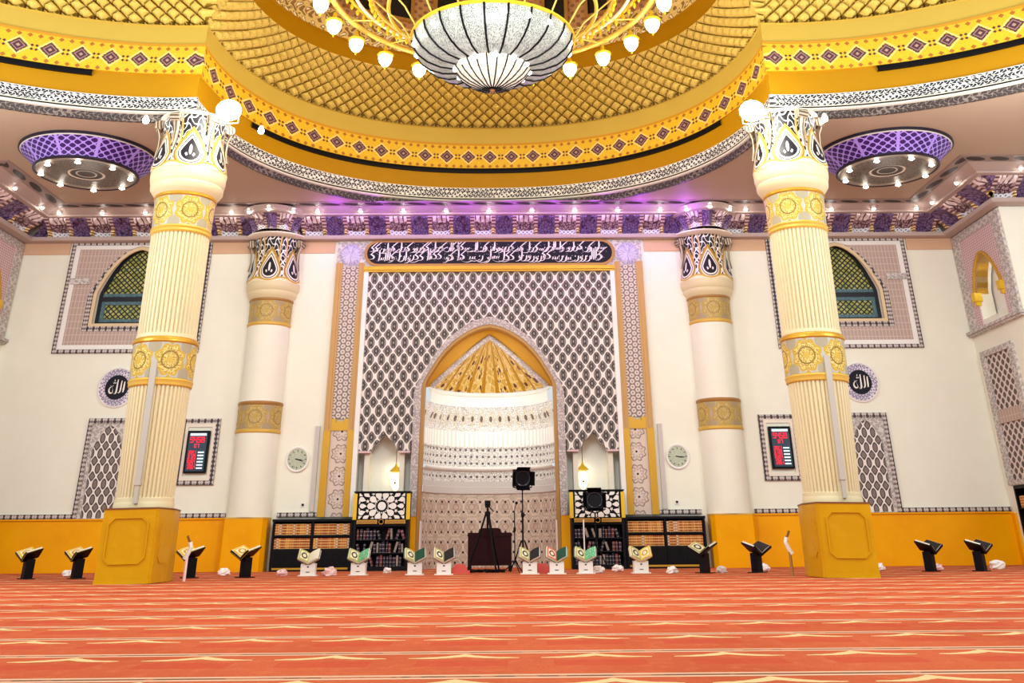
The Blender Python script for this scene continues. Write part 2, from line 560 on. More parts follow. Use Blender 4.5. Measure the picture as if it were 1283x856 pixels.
mat('crystal', '#e4dcc0', .15)
mat('violet_medal', lambda t: t.mix((t.noise(24, 2) - .5).abs().lt(.07), '#9a93b4', '#c9c4d6'), .5)
mat('medal_ring', lambda t: scroll(t, 70, '#7d7494', '#dcd6e0', .7), .5)
mat('led_red', '#f01c3a', .5, emit=.75)
mat('led_white', '#cfe8f4', .5, emit=.7)
mat('led_panel', '#203a4e', .4)
mat('clock_face', lambda t: t.mix((t.noise(30, 2) - .5).abs().lt(.05), '#c3cdb4', '#a9b39c'), .4)
mat('navy', '#0f0b1a', .5, spec=.2)
mat('green_page', lambda t: t.mix((t.noise(30, 2) - .5).abs().lt(.05), '#159a5c', '#9fd8b0'), .6)
mat('dark_green', '#0f4a34', .6)
mat('dark_page', '#1d1a1c', .6)
def f_page(frame, ring):
    def f(t):
        d = t.u.abs().max(t.v.abs() * .74)
        r = ((t.u / .05).sq() + (t.v / .065).sq()).sqrt()
        c = t.mix((d - .082).abs().lt(.012), '#eee6c6', frame)
        c = t.mix((r - .9).abs().lt(.26), c, ring)
        return c
    return f
mat('page_cream', f_page('#b7b45a', '#3f3a22'), .6)
mat('page_yellow', f_page('#e8c41a', '#c99a10'), .6)
mat('page_red', f_page('#d8604a', '#8a2c24'), .6)
for i, c in enumerate(('#b5632a', '#c87838', '#a8521f', '#cf8c3c', '#b9702c', '#9a4a1c')):
    mat('spine_%d' % i, (lambda c: lambda t: t.mix((t.v.cell(.05).abs().lt(.007)), c, '#e8c878'))(c), .5)
mat('spine_cream', lambda t: t.mix((t.v.cell(.05).abs().lt(.006)), '#d8b896', '#8a5a34'), .5)
for i, c in enumerate(('#2a1a30', '#3a2038', '#1c1a28', '#6a2a22', '#8f8478')):
    mat('dspine_%d' % i, (lambda c: lambda t: t.mix((t.v.cell(.07).abs().lt(.006)), c, '#9f8f8f'))(c), .5)

# ------------------------------------------------------------------ dimensions
D = 13.28            # back wall
XW = 10.19           # side walls
YR = 11.82           # where the side walls turn outwards
ZB = 6.86            # foot of the cornice
ZC = 7.40            # ceiling
ARCH = [(1, 0), (.985, .06), (.95, .14), (.865, .29), (.78, .44), (.68, .577), (.57, .70), (.458, .797), (.33, .885), (.21, .946), (.09, .985), (0, 1)]
def arch(hw, spring, apex, cx=0.0):
    """from the right foot over the apex to the left foot"""
    r = [(cx + x * hw, spring + h * (apex - spring)) for x, h in ARCH]
    return r + [(2 * cx - x, z) for x, z in reversed(r[:-1])]
FY = lambda y: (lambda x, z: (x, y, z))
# facing the viewer: front at y, depth goes +y

# ------------------------------------------------------------------ floor and walls
m = MB(); m.face([(-14, -6, 0), (14, -6, 0), (14, 15, 0), (-14, 15, 0)], [(-14, -6), (14, -6), (14, 15), (-14, 15)])
m.face([(-14, 15, -.2), (14, 15, -.2), (14, -6, -.2), (-14, -6, -.2)])
struct(m.build('floor', 'carpet'))

WIN_X = 7.58
holes = [[(-2.64, 0.0), (2.64, 0.0), (2.64, 6.1), (-2.64, 6.1)]]
wl = [(-XW - .3, -.0), (-2.64, 0), (-2.64, 6.1), (2.64, 6.1), (2.64, 0), (XW + .3, 0), (XW + .3, 7.7), (-XW - .3, 7.7)]
loops = [wl]
for s in (-1, 1):
    c = s * WIN_X
    a = arch(.80, 5.62, 6.76, c)
    loops.append([(c - .80, 4.97), (c + .80, 4.97)] + a)
m = MB(); m.prism(loops, FY(D), (0, .3, 0)); struct(m.build('wall_back', 'cream_wall'))

# side walls with the arched opening of the gallery above the ledge, and the outward return
for s, nm in ((-1, 'left'), (1, 'right')):
    X = s * XW
    yc = 12.52
    op = [(yc - .36, 4.80), (yc + .36, 4.80)] + arch(.36, 5.40, 6.12, yc)
    bc = [(12.30, .10), (13.06, .10), (13.06, 1.46), (12.30, 1.46)]
    m = MB(); m.prism([[(YR + .3, 0), (D + .3, 0), (D + .3, 7.7), (YR + .3, 7.7)], op, bc], lambda y, z: (X, y, z), (s * .3, 0, 0))
    m.box(X, YR, 0, s * 13.6, YR + .3, 7.7)
    struct(m.build('wall_' + nm, 'cream_wall'))

# skirting of yellow marble with the dash border over it
def dado(xa, xb, y=D - .05):
    m = MB(); m.box(xa, y, 0, xb, D + .02, .955); m.box(xa, y - .02, .955, xb, D + .02, .985)
    return m
k = 1
for xa, xb in ((-XW, -5.08), (5.16, XW)):
    struct(dado(xa, xb).build('baseboard_back' if k == 1 else 'baseboard_back.001', 'yellow_marble')); k += 1
for s, nm in ((-1, 'left'), (1, 'right')):
    X = s * XW
    m = MB(); m.box(X - s * .05, YR + .02, 0, X, 12.22, .955); m.box(X - s * .05, 13.14, 0, X, D - .05, .955)
    m.box(X, YR - .05, 0, s * 13.6, YR + .02, .955)
    struct(m.build('baseboard_' + nm, 'yellow_marble'))
tn = 1
def trim(m, mt):
    global tn
    o = struct(m.build('trim_%d' % tn, mt)); tn += 1; return o
for xa, xb in ((-XW + .02, -8.06), (-7.10, -5.10), (5.18, 7.10), (8.06, XW - .02), (-4.10, -3.30), (3.30, 4.14)):
    m = MB(); m.box(xa, D - .035, .985, xb, D + .02, 1.075); trim(m, 'border_dash')
# shade under the cornice, painted as tan strips on the wall
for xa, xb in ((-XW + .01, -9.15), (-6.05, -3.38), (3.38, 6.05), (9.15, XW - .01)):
    m = MB(); m.box(xa, D - .02, 6.56, xb, D + .02, 6.86); trim(m, 'cornice_shade')

# ------------------------------------------------------------------ muqarnas cornice
PROF = [(.02, -.04), (.15, -.03), (.16, .0), (.16, .055), (.11, .06)] + \
       [(.11 + .24 * (q / 10) ** 1.6, .06 + .35 * q / 10) for q in range(1, 11)] + \
       [(.42, .41), (.43, .445), (.47, .46), (.52, .50), (.56, .505), (.57, .515), (.60, .515), (.60, .52), (.76, .525), (.775, .54)]
M0, M1 = 4, 14
def cornice(name, P0, P1, nrm, ps, k0, k1, u0=0.0):
    """P0->P1 along the wall foot, nrm: into the room; ps: projection scale; k0,k1: shift of the two ends per unit of projection"""
    P0, P1, nrm = Vector(P0), Vector(P1), Vector(nrm)
    d = (P1 - P0); L = d.length; d.normalize()
    nu = max(8, int(L / .04))
    def pt(i, p, z, rel=True):
        pp = p * ps
        a = P0 + d * (k0 * p); b = P1 + d * (k1 * p)
        q = a.lerp(b, i / nu)
        u = (q - P0).dot(d) + u0
        return q + nrm * pp + Vector((0, 0, ZB + z)), u
    def relief(u, t):
        e = abs(((u / .46 + .5) % 1) - .5) * .46
        if e > .19: return 0.03 + (.02 if t < .35 else 0)
        x = e / .19
        top = .93 - .45 * x * x
        if t > top: return .03
        return -.10 * math.sqrt(max(0, 1 - x * x)) * (1 - t * .35)
    root = MB()
    def fn(i, j):
        p, z = PROF[M0 + j]; t = j / (M1 - M0)
        q, u = pt(i, p, z)
        if 0 < j < M1 - M0: q = q + nrm * relief(u, t)
        return q, (u, t)
    a = MB(); a.grid(fn, nu, M1 - M0)
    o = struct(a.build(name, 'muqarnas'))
    b = MB()
    for r0, r1 in ((0, M0), (M1, len(PROF) - 3)):
        b.grid(lambda i, j: (lambda q: (q[0], (q[1], PROF[r0 + j][1])))(pt(i, *PROF[r0 + j])), nu, r1 - r0)
    so = b.build('cornice_mouldings', 'cornice_stone', smooth='auto'); so.parent = o
    c = MB()
    c.grid(lambda i, j: (lambda q: (q[0], (q[1], (0, .17, .19)[j])))(pt(i, *PROF[len(PROF) - 3 + j])), nu, 2)
    lo = c.build('leaf_strip', 'leaf_strip'); lo.parent = o
    return o
SX = 1.66                              # side cornices stand out further than the back one
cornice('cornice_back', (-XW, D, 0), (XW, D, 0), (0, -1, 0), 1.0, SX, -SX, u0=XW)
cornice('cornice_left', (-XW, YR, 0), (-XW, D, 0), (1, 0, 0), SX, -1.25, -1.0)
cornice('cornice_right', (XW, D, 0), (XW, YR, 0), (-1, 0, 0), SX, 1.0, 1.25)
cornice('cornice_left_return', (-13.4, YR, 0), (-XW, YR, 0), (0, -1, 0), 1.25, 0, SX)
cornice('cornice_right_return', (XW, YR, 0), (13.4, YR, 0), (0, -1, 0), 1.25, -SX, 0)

# ------------------------------------------------------------------ ceiling and the three-lobed dome opening
def side_arc(sg, x):
    return 1.24 + math.sqrt(max(0, 8.5 ** 2 - (x - 5.3) ** 2))
def lobe(t, a, b, n=2.25, cy=9.6):
    c, s_ = math.cos(t), math.sin(t)
    return (a * math.copysign(abs(c) ** (2 / n), c), cy + b * abs(s_) ** (2 / n))
A0, B0 = 5.0, 3.24
CX0 = 4.985
path = []
NS = 60
for i in range(NS + 1):
    x = 13.0 + (CX0 - 13.0) * i / NS; path.append((-x, side_arc(1, x)))
ycusp = side_arc(1, CX0)
cen = []
for i in range(1, 240):
    t = PI - PI * i / 240; p = lobe(t, A0, B0)
    if p[1] > ycusp + .02: cen.append(p)
c0 = len(path); path += cen; c1 = len(path)
for i in range(NS + 1):
    x = CX0 + (13.0 - CX0) * i / NS; path.append((x, side_arc(1, x)))
# resample evenly but keep the two cusps
def resample(p, step):
    L = [0]
    for a, b in zip(p, p[1:]): L.append(L[-1] + math.dist(a, b))
    n = max(2, round(L[-1] / step)); out = []; k = 0
    for i in range(n + 1):
        q = L[-1] * i / n
        while k < len(p) - 2 and L[k + 1] < q: k += 1
        f = (q - L[k]) / max(1e-9, L[k + 1] - L[k]); out.append((p[k][0] + (p[k+1][0]-p[k][0]) * f, p[k][1] + (p[k+1][1]-p[k][1]) * f))
    return out
ST = .03
segs = [resample(path[:c0], ST), resample([path[c0 - 1]] + path[c0:c1] + [path[c1]], ST), resample(path[c1:], ST)]
path = segs[0] + segs[1][1:] + segs[2][1:]
NP = len(path)
nor = []
for i in range(NP):
    a, b = path[max(0, i - 1)], path[min(NP - 1, i + 1)]
    p = path[i]
    n1 = Vector((p[1] - a[1], -(p[0] - a[0]))) if i else None
    n2 = Vector((b[1] - p[1], -(b[0] - p[0]))) if i < NP - 1 else None
    if n1 is None: n1 = n2
    if n2 is None: n2 = n1
    n1 = n1.normalized(); n2 = n2.normalized()
    n = (n1 + n2); n.normalize(); n = n / max(.45, n.dot(n1))
    nor.append(n)                        # towards the opening
SL = [0]
for a, b in zip(path, path[1:]): SL.append(SL[-1] + math.dist(a, b))
SMID = SL[min(range(NP), key=lambda i: abs(path[i][0]) + (0 if path[i][1] > 11 else 99))]
def off(i, d):
    return path[i][0] + nor[i].x * d, path[i][1] + nor[i].y * d
def ribbon(name, rows, mt, i0=0, i1=NP - 1, stp=2, smooth='auto', v0=None):
    """rows: (inset, z)"""
    idx = list(range(i0, i1 + 1, stp))
    if idx[-1] != i1: idx.append(i1)
    for sp in (len(segs[0]) - 1, len(segs[0]) + len(segs[1]) - 2):
        if i0 < sp < i1 and sp not in idx: idx.append(sp)
    idx.sort()
    m = MB(); vv = [0]
    for a, b in zip(rows, rows[1:]): vv.append(vv[-1] + math.dist(a, b))
    def fn(i, j):
        k = idx[i]; x, y = off(k, rows[j][0]); return (x, y, rows[j][1]), (SL[k] - SMID, vv[j])
    m.grid(fn, len(idx) - 1, len(rows) - 1)
    return m.build(name, mt, smooth=smooth)

m = MB()
step = 6
cp = [path[i] for i in range(0, NP, step)]
for q in (segs[0][-1], segs[2][0]):
    if q not in cp:
        k = path.index(q); pos = sum(1 for i in range(0, NP, step) if i < k); cp.insert(pos + (1 if q == segs[2][0] and segs[0][-1] not in [path[i] for i in range(0, NP, step)] else 0), q)
outer = cp + [(13.0, D + .3), (-13.0, D + .3)]
m.prism([outer], lambda x, y: (x, y, ZC), (0, 0, .1))
struct(m.build('ceiling', 'ceiling_paint'))

struct(ribbon('dome_rim_ornament', [(.0, ZC), (.0, ZC - .02), (.04, ZC - .02), (.07, 7.50)], 'rim_dark'))
struct(ribbon('dome_rim_moulding', [(.07, 7.50), (.10, 7.51), (.11, 7.54), (.09, 7.555), (.05, 7.56), (.05, 7.585), (.08, 7.59), (.08, 7.61), (.06, 7.612)], 'rim_stone'))
struct(ribbon('dome_rim_scrollwork', [(.06, 7.612), (.05, 7.86)], 'cornice_scroll'))
struct(ribbon('dome_drum', [(.05, 7.86), (.02, 7.865), (.02, 8.35)], 'amber'))
struct(ribbon('dome_frieze', [(.02, 8.345), (.05, 8.35), (.05, 8.97)], 'yellow_frieze'))
struct(ribbon('dome_plain_band', [(.05, 8.97), (.03, 8.975), (.03, 9.36), (.06, 9.37)], 'ochre'))
# thin dark lines of the rim
struct(ribbon('dome_rim_black_line', [(.082, 7.562), (.082, 7.583)], 'black'))
# honeycomb vault: diamonds in relief that lean inwards as they rise
def honey():
    m = MB(); nv = 44; P = .27
    idx = list(range(0, NP))
    def fn(i, j):
        t = j / nv
        s_ = SL[i] - SMID
        a = s_ / P; b = t * 5
        e1 = abs(((a + b) % 1) - .5); e2 = abs(((a - b) % 1) - .5)     # .5 on a rib
        rib = max(e1, e2)
        h = -.085 * max(0, (rib - .36) / .14) + .05 * (1 - max(0, min(1, rib / .45)))
        fade = min(1, t * 9, (1 - t) * 14)
        if t < .13:                       # dark little arches along the foot
            w = abs((a % 1) - .5)
            if w < .22 * (1 - t / .13): h = -.09
        inset = .05 + .45 * t ** 1.35 + h * (fade if t >= .13 else 1)
        x, y = off(i, inset)
        return (x, y, 9.37 + 1.06 * t ** .92), (s_, t)
    m.grid(fn, NP - 1, nv)
    return m.build('dome_honeycomb', 'honey')
struct(honey())
# upper drum of the middle dome (whole oval)
def oval(name, rows, mt, n=144, smooth='auto'):
    m = MB()
    def fn(i, j):
        t = 2 * PI * i / n; ins, z = rows[j]
        a, b = 4.56 - ins, 2.80 - ins
        c, s_ = math.cos(t), math.sin(t)
        x = a * math.copysign(abs(c) ** (2 / 2.25), c); y = 9.6 + b * math.copysign(abs(s_) ** (2 / 2.25), s_)
        return (x, y, z), (t * 3.8, z)
    m.grid(fn, n, len(rows) - 1)
    return m.build(name, mt, smooth=smooth)
struct(oval('dome_upper_strip', [(-.02, 10.42), (.03, 10.44), (.03, 10.86), (.08, 10.88)], 'amber'))
mat('ornate_gold', lambda t: scroll(t, 26, '#8a6a34', '#e0c878', .7, '#f0e6c0'), .5)
struct(oval('dome_upper_ornament', [(.08, 10.88), (.10, 11.10), (.16, 11.14), (.16, 11.44)], 'ornate_gold'))
mat('drum_wall', lambda t: t.mix((((t.u * 30).sin() * (t.v * 30).sin()).gt(.3)), '#b78a5a', '#8a5f42'), .5)
struct(oval('dome_window_drum', [(.16, 11.44), (.22, 11.46), (.22, 12.5), (.3, 12.55)], 'drum_wall'))
struct(oval('dome_cap', [(.3, 12.55), (.7, 13.0), (1.4, 13.4), (2.3, 13.65), (2.72, 13.7)], 'ochre', smooth=True))
# dark drum windows
wn = 1
for i in range(26):
    t = PI * (i + .5) / 26
    c, s_ = math.cos(t), math.sin(t)
    a, b = 4.34, 2.58
    x = a * math.copysign(abs(c) ** (2 / 2.25), c); y = 9.6 + b * abs(s_) ** (2 / 2.25)
    if y < 10.8 or i % 2: continue
    n = Vector((-x / a ** 2, -(y - 9.6) / b ** 2, 0)).normalized(); tg = Vector((-n.y, n.x, 0))
    o = Vector((x, y, 0)) + n * .02
    m = MB()
    fr = lambda p, z: tuple(o + tg * p + Vector((0, 0, z)))
    m.prism([[(-.30, 11.55), (.30, 11.55), (.30, 12.42), (-.30, 12.42)], [(-.22, 11.62), (.22, 11.62), (.22, 12.35), (-.22, 12.35)]], lambda p, z: tuple(Vector(fr(p, z)) + n * .05), tuple(n * -.08))
    f = struct(m.build('window_%d' % wn, 'bronze')); wn += 1
    m = MB(); m.prism([[(-.23, 11.61), (.23, 11.61), (.23, 12.36), (-.23, 12.36)]], lambda p, z: tuple(Vector(fr(p, z)) + n * .01), tuple(n * -.03))
    g = m.build('window_pane', 'window_black'); g.parent = f
# air slots under the frieze
def slot(lbl, xa, xb, y_ok):
    ids = [i for i in range(NP) if xa <= path[i][0] <= xb and y_ok(path[i][1], i)]
    o = ribbon('air_vent', [(.02, 8.235), (.055, 8.235), (.06, 8.30), (.055, 8.335), (.02, 8.338)], 'black', ids[0], ids[-1])
    tag(o, lbl, 'air vent')
SA, SB = len(segs[0]) - 1, len(segs[0]) + len(segs[1]) - 2
slot('long black curved air slot under the yellow frieze of the middle dome', -4.6, 4.6, lambda y, i: SA < i < SB)
slot('black air slot under the frieze of the left dome lobe', -12, -6.72, lambda y, i: i < SA)
slot('black air slot under the frieze of the right dome lobe', 6.78, 12, lambda y, i: i > SB)

# ------------------------------------------------------------------ free-standing columns
def lathe_part(name, prof, mt, root, n=64, rad=None, uref=None, sm='auto', a0=0.0, a1=2 * PI):
    m = MB(); m.lathe(prof, n, (0, 0, 0), a0, a1, rad, uref)
    return m.build(name, mt, root, smooth=sm)
def capital_mesh(k, z0, z1, a0, a1, n, du=0.0):
    """k: radius scale; tracery UV"""
    rp = [(.622, 0), (.625, .08), (.60, .2), (.57, .35), (.535, .5), (.512, .62), (.508, .72), (.52, .82), (.535, .90), (.53, .95), (.51, 1)]
    m = MB()
    def fn(i, j):
        t = a0 + (a1 - a0) * i / n; r, h = rp[j]
        r *= k * (1 + .025 * math.cos(6 * (t + PI / 2)) * (1 - h))
        return (r * math.cos(t), r * math.sin(t), z0 + h * (z1 - z0)), ((t + PI / 2) / PI * 6 - du, h)
    return m.grid(fn, n, len(rp) - 1)
def scrolls(root, k, z, angs):
    for a in angs:
        d = Vector((math.cos(a), math.sin(a), 0)); tg = Vector((-d.y, d.x, 0)); up = Vector((0, 0, 1))
        c = d * (.60 * k) + up * z
        m = MB()
        ring = [(c + d * math.cos(q * PI / 8) * .085 + up * math.sin(q * PI / 8) * .085) for q in range(17)]
        m.grid(lambda i, j: (ring[i] + tg * (-.09 if j == 0 else .09), (i * .03, j * .18)), 16, 1)
        for sg in (-1, 1):
            for rr, ins in ((.085, .09), (.055, .10), (.028, .095)):
                rg = [c + tg * sg * ins + d * math.cos(q * PI / 8) * rr + up * math.sin(q * PI / 8) * rr for q in range(16)]
                m.face(rg if sg < 0 else list(reversed(rg)))
        # leaf that runs down from the scroll
        pts = [(.60 * k, z - .05), (.545 * k, z - .22), (.54 * k, z - .42), (.575 * k, z - .62)]
        m.grid(lambda i, j: (d * (pts[j][0] + (.05 if i == 1 else .015)) + tg * ((i - 1) * .075 * (1 - .22 * j)) + up * pts[j][1], (i * .05, j * .1)), 2, 3)
        m.build('scroll', 'scroll_stone', root, smooth='auto')
mat('scroll_stone', lambda t: t.mix(((t.u * 120 + t.v * 14).sin().gt(.1)), '#c2b196', '#5c4a38'), .5)
def shaft(name, z0, z1, r0, r1, root, mt='column_cream', a0=0.0, a1=2 * PI):
    NF = 44
    n = NF * 4 if a1 - a0 > 4 else NF * 2
    prof = [(r0 + .01, z0), (r0 + .01, z0 + .05), (r0, z0 + .06), (r1, z1)]
    def rad(r, t, z):
        w = (t * NF / (2 * PI)) % 1
        return r - (.03 if .3 < w < .7 and z > z0 + .055 else 0)
    return lathe_part(name, prof, mt, root, n, rad, sm=False)
def column(x, y, label):
    r = thing('column', label, 'column', (x, y, 0))
    sx = -1 if x > 0 else 1
    # pedestal: chamfered block with a raised panel on its faces
    pe = MB()
    off_ = -.03 * sx
    L_, R_ = -.47 + .0, .45
    poly = [(-.235, -.42), (.475, -.42), (.50, -.38), (.515, .02), (.40, .42), (-.32, .42), (-.44, .0)]
    poly = [((p[0] - .07) * sx, p[1] * KY) for p in poly]
    if sx < 0: poly = list(reversed(poly))
    def bl(z0, z1, g=0.0):
        q = [(p[0] * (1 + g), p[1] * (1 + g)) for p in poly]
        pe.prism([q], lambda a, b: (a, b, z0), (0, 0, z1 - z0))
    bl(0, .05, .015); bl(.05, .965)
    ped = pe.build('pedestal', 'pedestal_marble', r)
    # raised octagonal panel on the front and a narrow one on the inner side
    pn = MB()
    o_ = [(-.28, .33), (-.20, .25), (.20, .25), (.28, .33), (.28, .78), (.20, .86), (-.20, .86), (-.28, .78)]
    pn.prism([o_, list(reversed([(x * .93, .555 + (z - .555) * .95) for x, z in o_]))], lambda a, b: (a + .05 * sx, -.432 * KY, b), (0, .03, 0))
    xf = .427 * sx
    o2 = [(-.32, .33), (-.26, .25), (-.08, .25), (-.03, .33), (-.03, .78), (-.08, .86), (-.26, .86), (-.32, .78)]
    pn.prism([o2], lambda a, b: (xf + .018 * sx, a * KY + .02, b), (-.03 * sx, 0, 0))
    pp = pn.build('pedestal_panel', 'pedestal_marble', ped)
    cp = MB(); q = [(p[0] * 1.01, p[1] * 1.01) for p in poly]
    cp.prism([q], lambda a, b: (a, b, .965), (0, 0, .022)); cp.build('pedestal_cap', 'brown', r)
    lathe_part('base', [(.43, .987), (.435, 1.04), (.425, 1.08)], 'column_cream', r)
    shaft('shaft', 1.08, 2.78, .412, .455, r)
    lathe_part('ring', [(.46, 2.74), (.478, 2.76), (.478, 2.80), (.49, 2.83), (.475, 2.86)], 'gold_light', r)
    m = MB(); m.lathe([(.478, 2.86), (.487, 3.40)], 64, uref=.497, a0=PI / 2 - .2, a1=PI / 2 - .2 + 2 * PI)
    for uv in m.uv:
        for k, q in enumerate(uv): uv[k] = (q[0], q[1] - 2.86 + .06)
    m.build('rosette_band', 'gold_rosettes', r, smooth=True)
    lathe_part('ring', [(.487, 3.40), (.505, 3.42), (.505, 3.45), (.492, 3.48), (.46, 3.50)], 'gold', r)
    shaft('upper_shaft', 3.50, 5.24, .452, .468, r)
    lathe_part('ring', [(.47, 5.22), (.49, 5.25), (.48, 5.29), (.495, 5.32), (.478, 5.35)], 'gold_light', r)
    m = MB(); m.lathe([(.478, 5.35), (.495, 5.86)], 64, uref=.497, a0=PI / 2 + .05, a1=PI / 2 + .05 + 2 * PI)
    for uv in m.uv:
        for k, q in enumerate(uv): uv[k] = (q[0], q[1] - 5.35 + .07)
    m.build('rosette_band', 'gold_rosettes', r, smooth=True)
    lathe_part('ring', [(.495, 5.86), (.515, 5.88), (.515, 5.91), (.50, 5.93)], 'gold', r)
    lathe_part('bulge', [(.50, 5.93), (.55, 5.98), (.595, 6.05), (.60, 6.10), (.585, 6.125), (.605, 6.15), (.622, 6.24), (.625, 6.36)], 'column_cream', r)
    capital_mesh(1.0, 6.34, 7.37, 0, 2 * PI, 96, .53 * sx).build('capital', 'capital_tracery', r, smooth=True)
    scrolls(r, .99, 7.27, [-PI / 2 + .277 * sx + PI / 6 + q * PI / 3 for q in range(6)])
    lathe_part('abacus', [(.48, 7.35), (.57, 7.355), (.59, 7.37), (.59, 7.39), (.54, 7.398)], 'warm_white', r)
    # cable cover that runs up the shaft to the lower band
    a = -PI / 2 + (.06 if x < 0 else .10)
    px, py = .452 * math.cos(a), .452 * math.sin(a)
    m = MB(); m.box(px - .045, py - .05, 1.3, px + .045, py + .05, 3.12); m.box(px - .03, py - .04, 1.05, px + .03, py + .06, 1.3)
    m.build('cable_cover', 'grey_plastic', r)
    for ch in r.children:
        if not ch.name.startswith('pedestal'):
            for v in ch.data.vertices: v.co.x *= .965; v.co.y *= .965
    r.rotation_euler = (0, -.0155 * sx, 0)
    return r
column(-4.815, 9.76, 'tall fluted cream column on a yellow marble pedestal, the left one of two')
column(5.035, 9.76, 'tall fluted cream column on a yellow marble pedestal, the right one of two')

# half columns on the back wall
def pilaster(x, label):
    r = thing('half_column', label, 'column', (x, D, 0))
    A, B = PI, 2 * PI
    m = MB(); P = [(-.43, 0), (-.43, -.30), (-.36, -.40), (.36, -.40), (.43, -.30), (.43, 0)]
    m.prism([P], lambda a, b: (a, b, 0), (0, 0, .955)); m.build('pedestal', 'yellow_marble', r)
    m = MB(); m.prism([[(p[0] * 1.02, p[1] * 1.02) for p in P]], lambda a, b: (a, b, .955), (0, 0, .03)); m.build('pedestal_cap', 'gold_light', r)
    k = .40 / .45
    lathe_part('shaft', [(.435, .985), (.435, 2.60)], 'cream_wall', r, 40, a0=A, a1=B)
    lathe_part('ring', [(.44, 2.60), (.455, 2.62), (.455, 2.66), (.44, 2.68)], 'gold_light', r, 40, a0=A, a1=B)
    m = MB(); m.lathe([(.44, 2.68), (.443, 3.16)], 40, uref=.44, a0=A - .12, a1=B + .12)
    for uv in m.uv:
        for q_, q in enumerate(uv): uv[q_] = (q[0], q[1] - 2.68 + .09)
    m.build('rosette_band', 'gold_rosettes_dull', r, smooth=True)
    lathe_part('ring', [(.443, 3.16), (.455, 3.18), (.455, 3.22), (.435, 3.24)], 'bronze', r, 40, a0=A, a1=B)
    lathe_part('upper_shaft', [(.435, 3.24), (.435, 4.84)], 'cream_wall', r, 40, a0=A, a1=B)
    lathe_part('ring', [(.435, 4.84), (.455, 4.86), (.455, 4.90), (.44, 4.92)], 'gold_light', r, 40, a0=A, a1=B)
    m = MB(); m.lathe([(.44, 4.92), (.45, 5.38)], 40, uref=.44, a0=A - .12, a1=B + .12)
    for uv in m.uv:
        for q_, q in enumerate(uv): uv[q_] = (q[0], q[1] - 4.92 + .09)
    m.build('rosette_band', 'gold_rosettes_dull', r, smooth=True)
    lathe_part('ring', [(.45, 5.38), (.465, 5.40), (.465, 5.43), (.45, 5.44)], 'bronze', r, 40, a0=A, a1=B)
    lathe_part('bulge', [(.45, 5.44), (.50, 5.50), (.525, 5.56), (.52, 5.60), (.55, 5.64), (.568, 5.72), (.568, 5.80)], 'column_cream', r, 40, a0=A, a1=B)
    capital_mesh(.91, 5.78, 6.86, A, B, 56).build('capital', 'capital_tracery', r, smooth=True)
    scrolls(r, .92, 6.72, [-PI / 2 + q for q in (-1.3, 1.3)])
    lathe_part('abacus', [(.46, 6.83), (.60, 6.84), (.66, 6.87), (.66, 6.90), (.6, 6.92)], 'warm_white', r, 40, a0=A, a1=B)
    # turned-out piece of the cornice above the half column
    def rel(r_, t, z):
        w = abs(((t * 6 / PI) % 1) - .5)
        return r_ - (.09 * math.sqrt(max(0, 1 - (w / .4) ** 2)) if w < .4 and 6.95 < z < 7.2 else 0)
    m = MB(); m.lathe([(.55, 6.92), (.56, 6.96), (.575, 7.02), (.60, 7.08), (.63, 7.14), (.665, 7.19), (.70, 7.23)], 96, a0=A, a1=B, rad=rel, uref=.88, sy=1.42)
    for uv in m.uv:
        for q_, q in enumerate(uv): uv[q_] = (q[0], (q[1] - 6.92) / .31)
    m.build('cornice_bracket', 'muqarnas', r, smooth='auto')
    m = MB(); m.lathe([(.70, 7.23), (.76, 7.25), (.78, 7.30), (.83, 7.34), (.83, 7.36), (.5, 7.37)], 40, a0=A, a1=B, sy=1.42); m.build('bracket_top', 'cornice_stone', r, smooth='auto')
pilaster(-4.64, 'cream half column on the back wall, between the left clock and the red-lit board')
pilaster(4.68, 'cream half column on the back wall, between the right clock and the red-lit board')

